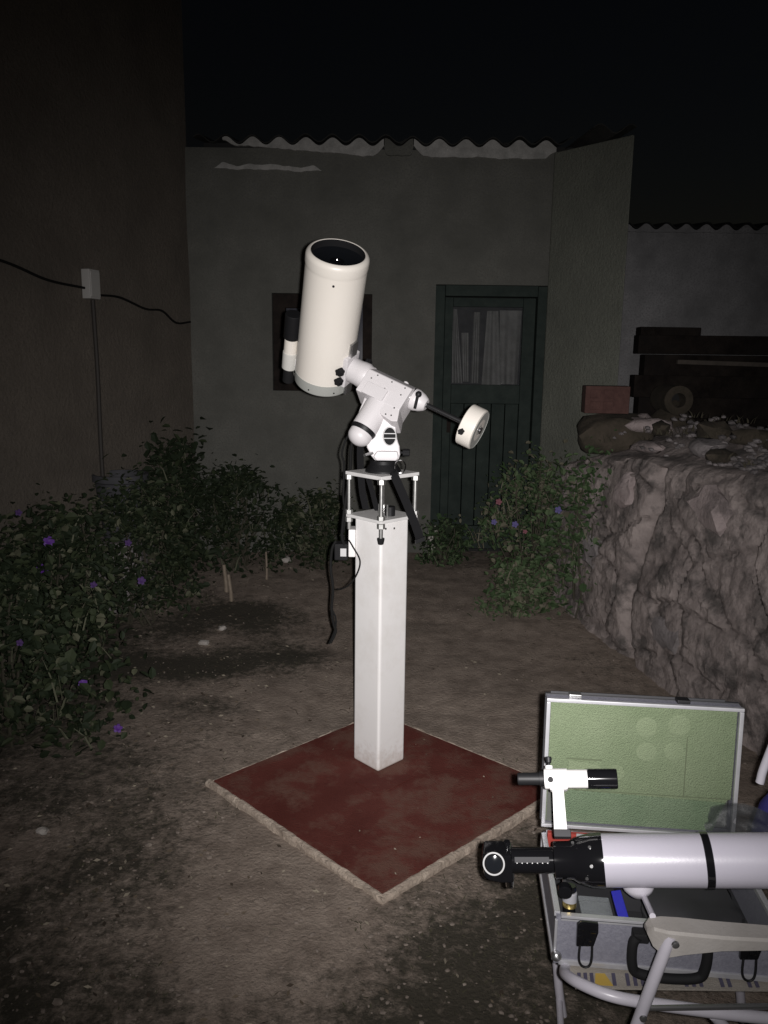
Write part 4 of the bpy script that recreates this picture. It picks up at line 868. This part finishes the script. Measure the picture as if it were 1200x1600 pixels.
# latches
def latch(x):
    b = MB(); b.prism([(-.019, .052), (-.020, .098), (-.012, .105), (.020, .104), (.021, .085), (.014, .055)], cp(x, 0, 0), (CX, Z, -CY), .002, .012, bev=.002)
    l = b.build('latch', 'gloss_black', case)
    for (dx, z, w) in ((-.012, .092, .010), (-.013, .078, .008), (.002, .070, .012), (.010, .088, .012), (-.002, .060, .010)): MB().box(cp(x + dx, -.013, z), (w, .006, .006), ax=(CX, (CY + Z * .4).normalized(), (Z - CY * .4).normalized()), bev=.0015).build('lever', 'gloss_black', l)
    pts = [cp(x - .012, -.010, .056), cp(x - .013, -.013, .030), cp(x - .009, -.014, .016), cp(x, -.014, .011), cp(x + .008, -.014, .016), cp(x + .011, -.013, .030), cp(x + .011, -.010, .056)]
    MB().tube(bez(pts, 24), .0024, 8).build('loop', 'black_paint', l)
latch(.060); latch(.362)
hp = []
for (x, z) in ((.150, .092), (.143, .075), (.145, .032), (.158, .014), (.21, .008), (.265, .014), (.278, .034), (.280, .075), (.273, .092)): hp.append(cp(x, -.022, z))
hnd = MB().tube(bez(hp, 48), [.0095] * 49, 12).build('handle', 'black_rubber', case)
for x in (.158, .265): MB().box(cp(x, -.012, .088), (.03, .024, .020), ax=CAX, bev=.004).build('bracket', 'black_rubber', hnd)
# lid, hinged open, leaning back a little
LT = math.radians(4.0)
LZ = (Z * math.cos(LT) + CY * math.sin(LT)).normalized(); LY = CX.cross(LZ) * -1   # LY: towards the viewer
LO = CO + CY * (CD + .004) + Z * (CH + .004)
LH = .303; LD = .042
def lpnt(x, y, z): return LO + CX * x + LY * y + LZ * z
def lbox(b, x0, x1, y0, y1, z0, z1, bev=0.0): return b.box(lpnt((x0 + x1) / 2, (y0 + y1) / 2, (z0 + z1) / 2), (x1 - x0, y1 - y0, z1 - z0), ax=(CX, LY, LZ), bev=bev)
if LY.dot(CY) > 0: LY = -LY
lid = MB(); lbox(lid, .002, CW - .002, -LD, -LD + .005, .002, LH - .002)
for (a, b_, c, d) in ((.002, CW - .002, .002, .007), (.002, CW - .002, LH - .007, LH - .002)): lbox(lid, a, b_, -LD + .0055, -.004, c, d)
lbox(lid, .002, .007, -LD + .0055, -.004, .0075, LH - .0075); lbox(lid, CW - .007, CW - .002, -LD + .0055, -.004, .0075, LH - .0075)
lid = lid.build('lid', 'case_panel', case)
lf = MB()
rf_ = MB()
for (y0, lf_) in ((-LD - .001, rf_), (-.009, lf)):
    lbox(lf_, .0, CW, y0, y0 + .010, LH - .008, LH, .0015); lbox(lf_, .0, CW, y0, y0 + .010, 0, .008, .0015); lbox(lf_, 0, .009, y0, y0 + .010, .0085, LH - .0085, .0015); lbox(lf_, CW - .009, CW, y0, y0 + .010, .0085, LH - .0085, .0015)
rf_.build('rear_frame', 'case_dark', lid)
lf.build('lid_frame', 'case_alu', lid)
MB().prism([(.010, .010), (CW - .045, .010), (CW - .018, .085), (CW - .010, .09), (CW - .010, LH - .009), (.010, LH - .009)], lpnt(0, 0, 0), (CX, LZ, LY), -.030, -.010, bev=.003).build('foam_liner', 'green_foam', lid)
bl = MB(); lbox(bl, .010, CW - .010, -LD + .006, -LD + .0085, .010, LH - .010); bl.build('backing', 'grey_lining', lid)
MB().prism([(.055, .012), (CW - .047, .012), (CW - .022, .080), (.060, .088), (.035, .05)], lpnt(0, 0, 0), (CX, LZ, LY), -.012, -.0075, bev=.002).build('foam_layer', 'foam_low', lid)
MB().prism([(.012, .011), (.050, .011), (.032, .052), (.055, .090), (.012, .10)], lpnt(0, 0, 0), (CX, LZ, LY), -.0115, -.0088).build('foam_scrap', 'grey_lining', lid)
MB().prism([(.055, .105), (.128, .105), (.128, .148), (.105, .155), (.055, .158)], lpnt(0, 0, 0), (CX, LZ, LY), -.0105, -.0075, bev=.001).build('foam_block', 'foam_patch', lid)
sm = MB()
lbox(sm, CW - .115, CW - .1125, -.0105, -.0093, .09, .225); lbox(sm, .07, CW - .012, -.0105, -.0093, .0875, .0895); lbox(sm, .05, .13, -.0105, -.0093, .16, .1635)
sm.build('foam_seam', 'foam_seam', lid)
for (x, z, r) in ((.222, .245, .023), (.292, .253, .024), (.225, .188, .022), (.285, .192, .022), (.162, .135, .018)):
    MB().lathe([(0, r), (.0010, r), (.0016, r - .002)], lpnt(x, -.0105, z), LY, 36).build('foam_disc', 'foam_patch', lid)
for x in (.05, .285):
    l = MB(); lbox(l, x, x + .028, -.035, -.010, LH - .001, LH + .008, .002); l = l.build('catch_plate', 'steel' if x < .1 else 'black_paint', lid)
st_ = MB(); lbox(st_, .012, CW - .03, -LD + .002, -LD + .006, LH - .002, LH + .005, .001); st_.build('rear_rim', 'case_dark', lid)
rl = MB(); cbox(rl, .012, .30, CD - .022, CD - .0095, .060, CH + .006, .002); rl.build('red_lining', 'red_lining', case)
hg = MB(); cbox(hg, .075, .150, CD - .024, CD - .019, CH - .002, CH + .008, .001); hg.build('hinge_strip', 'case_alu', case)

# things lying in the case
b = MB(); cbox(b, .012, .056, .012, .12, .0135, .086, .003)
o = b.build('foam_insert', 'case_dark', origin=tuple(cp(.034, .066, .0135))); tag(o, 'dark foam insert in the left end of the case under the eyepiece', 'foam')
eb = cp(.030, .026, .0865); ez = (Z + CY * .12).normalized()
ep = thing('eyepiece', tuple(eb), 'small eyepiece with a gold band standing in the left corner of the case', 'eyepiece')
MB().lathe([(.0, .0115), (.002, .0125), (.022, .0125), (.0225, .013)], eb, ez, 28).build('lower_barrel', 'gloss_black', ep)
MB().lathe([(.0225, .0134), (.033, .0134)], eb, ez, 28).build('gold_band', 'brass', ep)
MB().lathe([(.0332, .0138), (.050, .0138), (.052, .0125)], eb, ez, 28).build('barrel', 'barrel_grey', ep)
MB().lathe([(.052, .0105), (.054, .012), (.062, .012), (.064, .010)], eb, ez, 28).build('eye_cup', 'gloss_black', ep)
pk = thing('plastic_box', tuple(cp(.11, .10, .013)), 'clear plastic parts box inside the left half of the case', 'box')
b = MB(); cbox(b, .060, .118, .020, .10, .0135, .070, .003); b.build('body', 'clear_plastic', pk)
b = MB(); cbox(b, .058, .120, .018, .102, .0705, .080, .002); b.build('lid', 'clear_plastic', pk)
b = MB(); cbox(b, .066, .112, .030, .092, .016, .05, .003); b.build('contents', 'barrel_grey', pk)
b = MB(); b.box(cp(.142, .058, .060), (.020, .085, .080), ax=((CX + Z * .25).normalized(), CY, (Z - CX * .25).normalized()), bev=.002)
o = b.build('blue_packet', 'blue_plastic', origin=tuple(cp(.138, .055, .016))); tag(o, 'bright blue packet stood on edge inside the case', 'packet')
b = MB(); b.rock(cp(.29, .13, .045), (.10, .09, .036), 33, sub=3, amp=.18)
o = b.build('dark_pouch', 'case_dark', origin=tuple(cp(.29, .13, .013))); tag(o, 'dark soft pouch filling the right half of the case', 'pouch')
b = MB(); cbox(b, .155, .215, .15, .22, .0135, .075, .004)
o = b.build('lens_box', 'case_dark', origin=tuple(cp(.185, .185, .0135))); tag(o, 'dark box at the back of the case under the white tube', 'box')
# crumpled grey plastic bag at the lid's lower right corner
bg_ = MB(); vs = []; n = 22
for i in range(n + 1):
    for j in range(n + 1):
        a, c = i / n, j / n; nz_ = noise.noise(V((a * 4, c * 4, 2))) + .5 * noise.noise(V((a * 10, c * 10, 5)))
        p = lpnt(.365 + .155 * a + .012 * noise.noise(V((c * 5, 1, 0))) - .02 * (1 - c), .012 + .016 * nz_, -.045 + .135 * c * (.75 + .25 * math.sin(a * 2.6 + .6)))
        vs.append(p)
vs2 = [v + LY * (-.006) for v in vs]; N = len(vs)
f1 = [(i * (n + 1) + j, (i + 1) * (n + 1) + j, (i + 1) * (n + 1) + j + 1, i * (n + 1) + j + 1) for i in range(n) for j in range(n)]
bg_.add(vs + vs2, f1 + [tuple(N + k for k in f[::-1]) for f in f1])
o = bg_.build('plastic_bag', 'bag_plastic', smooth=180, origin=tuple(lpnt(.42, .01, -.045))); tag(o, 'crumpled grey plastic bag over the lower right corner of the lid', 'bag')

# ------------------------------------------------------------------ refractor over the case
RA0 = V((.4176, 1.3289, .6804)); RD = V((.9726, -.1842, .1422)).normalized()
refr = thing('refractor_telescope', tuple(RA0 + RD * .45), 'long white refractor tube with black focuser above the open case', 'telescope')
RU = V((0, .0, 1)); RU = (RU - RD * RU.dot(RD)).normalized(); RS = RD.cross(RU)
if RS.y > 0: RS = -RS
RXY = (RS, RU)
def rpnt(s, a=0, b=0): return RA0 + RD * s + RS * a + RU * b
MB().lathe([(.0, .0465), (.002, .0470), (.86, .0470)], RA0, RD, 56).build('tube', 'lilac_white', refr)
for (a, b_) in ((.179, .193), (.69, .71)): MB().lathe([(a, .0475), (a + .001, .0490), (b_ - .001, .0490), (b_, .0475)], RA0, RD, 56).build('tube_ring', 'gloss_black', refr)
MB().lathe([(.78, .0475), (.78, .056), (.98, .056), (.98, .054), (.87, .054)], RA0, RD, 48, close=False).build('dew_shield', 'lilac_white', refr)
MB().lathe([(.856, .002), (.861, .046)], RA0, RD, 40, close=False).build('objective_lens', 'lens_glass', refr)
fc = MB().lathe([(-.088, .030), (-.086, .0335), (-.055, .0340), (-.045, .040), (-.020, .0470), (-.001, .0482), (.003, .0482)], RA0, RD, 48).build('focuser', 'gloss_black', refr)
for (s, a) in ((-.02, .5), (-.02, 1.2), (-.05, .3), (-.03, 1.7)): MB().lathe([(0, .003), (.002, .003)], rpnt(s) + (RS * math.sin(a) + RU * math.cos(a)) * .0462, RS * math.sin(a) + RU * math.cos(a), 10).build('screw', 'steel', fc)
pn = MB().tube([rpnt(-.072, -.05, -.036), rpnt(-.072, .045, -.036)], .004, 8); pn.build('pinion', 'steel', fc)
for a in (.03, -.058): MB().lathe([(0, .011), (.002, .013), (.016, .013), (.018, .011)], rpnt(-.072, a, -.036), RS, 28).build('focus_knob', 'gloss_black', fc)
dt = MB().lathe([(-.175, .0225), (-.172, .0235), (-.088, .0235)], RA0, RD, 40).build('draw_tube', 'gloss_black', refr)
MB().box(rpnt(-.128, .0185, .013), (.064, .004, .010), ax=(RD, (RS + RU * .7).normalized(), (RU - RS * .7).normalized())).build('scale_bar', 'case_dark', dt)
for k in range(7): MB().box(rpnt(-.156 + k * .0095, .0213, .0103), (.002, .001, .005), ax=(RD, (RS + RU * .7).normalized(), (RU - RS * .7).normalized())).build('tick', 'emblem_grey', dt)
dg = MB().prism([(-.222, -.020), (-.214, -.029), (-.190, -.034), (-.165, -.034), (-.165, .024), (-.190, .027), (-.222, .027)], RA0, (RD, RU, RS), -.026, .024, bev=.006).build('star_diagonal', 'gloss_black', refr)
ey = (V((0, 0, 1.6)) - rpnt(-.200)).normalized(); ey = (ey + RS * .25).normalized()
ec2 = rpnt(-.200, .020, .008)
MB().lathe([(-.01, .022), (.014, .022), (.016, .0205)], ec2, ey, 36).build('holder', 'gloss_black', dg)
MB().lathe([(.015, .0175), (.018, .0178), (.0195, .0190), (.018, .0205), (.0145, .0210)], ec2, ey, 40, close=False).build('chrome_rim', 'emblem_grey', dg)
MB().lathe([(.012, .0185), (.0155, .0178), (.0165, .010), (.0168, .001)], ec2, ey, 32, close=False).build('eye_lens', 'lens_glass', dg)
MB().lathe([(0, .004), (.012, .004), (.013, .008), (.024, .008), (.026, .006)], rpnt(-.176, .0, -.030), -RU + RS * .1, 16).build('thumb_screw', 'chrome', dg)
MB().lathe([(0, .004), (.008, .004), (.009, .006), (.016, .006)], rpnt(-.173, .0, .024), RU, 14).build('thumb_screw', 'gloss_black', dg)
# finder on its stalk
FA = V((.2745, 1.4311, .7867)); FD = V((.9758, -.1827, .1199)).normalized(); FC = FA + FD * .0895
ST0, ST1 = V((.3488, 1.413, .774)), V((.3457, 1.3619, .7191)); FU = ST0 - ST1; FU = (FU - FD * FU.dot(FD)).normalized(); FS = FD.cross(FU)
if FS.y > 0: FS = -FS
def fpnt(s, a=0, b=0): return FC + FD * s + FS * a + FU * b
fs2 = MB().lathe([(-.040, .0185), (-.038, .0195), (.004, .0195), (.005, .0175), (.043, .0175)], FC, FD, 36).build('finder_scope', 'finder_white', refr)
MB().lathe([(-.092, .0105), (-.089, .0118), (-.050, .0118), (-.0495, .0140), (-.041, .0140), (-.0405, .013)], FC, FD, 28).build('eyepiece', 'black_paint', fs2)
MB().lathe([(.042, .0180), (.044, .0188), (.096, .0188), (.098, .0178), (.098, .016), (.08, .015)], FC, FD, 36, close=False).build('objective_cell', 'gloss_black', fs2)
MB().lathe([(.082, .001), (.083, .0155)], FC, FD, 28, close=False).build('objective_lens', 'lens_glass', fs2)
MB().prism([(-.032, -.015), (.006, -.015), (.003, -.022), (-.030, -.024)], FC, (FD, FU, FS), -.010, .010, bev=.003).build('ring_foot', 'finder_white', fs2)
stk_ = MB(); sw = FD * .0105
for_ = FS * .007
stk_.add([ST0 - sw - for_, ST0 + sw - for_, ST0 + sw + for_, ST0 - sw + for_, ST1 - sw * 1.15 - for_, ST1 + sw * 1.15 - for_, ST1 + sw * 1.15 + for_, ST1 - sw * 1.15 + for_], [(0, 1, 2, 3), (4, 5, 6, 7), (0, 1, 5, 4), (1, 2, 6, 5), (2, 3, 7, 6), (3, 0, 4, 7)])
stk_.build('stalk', 'finder_white', fs2)
MB().box(ST1 - FU * .006 + FD * .003, (.032, .024, .014), ax=(FD, FS, FU), bev=.002).build('shoe', 'case_dark', fs2)
MB().lathe([(0, .003), (.012, .003), (.013, .005), (.022, .0068), (.024, .006)], fpnt(-.030, 0, .018), FU, 14).build('thumb_screw', 'black_paint', fs2)
MB().lathe([(-.006, .0075), (0, .0075)], fpnt(-.030, 0, .0245), FU, 12).build('screw_boss', 'finder_white', fs2)
MB().lathe([(0, .0055), (.004, .005)], fpnt(-.028, .0185, -.006), FS, 14).build('thumb_screw', 'black_paint', fs2)
# mounting foot under the tube with a thin prop reaching the armrest
mf = MB().lathe([(.0, .028), (.010, .030), (.018, .028), (.030, .018), (.036, .006)], rpnt(.062, .0, -.038), -RU, 28).build('mounting_foot', 'chair_white', refr)
tip = V((.476, 1.21, .6555))
MB().tube([rpnt(.068, .0, -.066), rpnt(.068, 0, -.066).lerp(tip, .5), tip], .0055, 10).build('prop_rod', 'chair_white', mf)
# the tripod that carries the refractor stands outside the picture on the right
tp = thing('tripod', (1.1, 1.2, 0), 'tripod carrying the white refractor outside the right edge of the picture', 'tripod')
hc = rpnt(.70) + V((0, 0, -.15))
MB().lathe([(0, .035), (.10, .03)], hc - V((0, 0, .02)), Z, 20).build('head', 'black_paint', tp)
for a in (-.4, 1.9, 4.1):
    f_ = V((hc.x + .26 * math.cos(a), hc.y + .26 * math.sin(a), 0)); MB().tube([hc + V((.03 * math.cos(a), .03 * math.sin(a), -.01)), f_], [.014, .011], 10).build('leg', 'steel', tp)
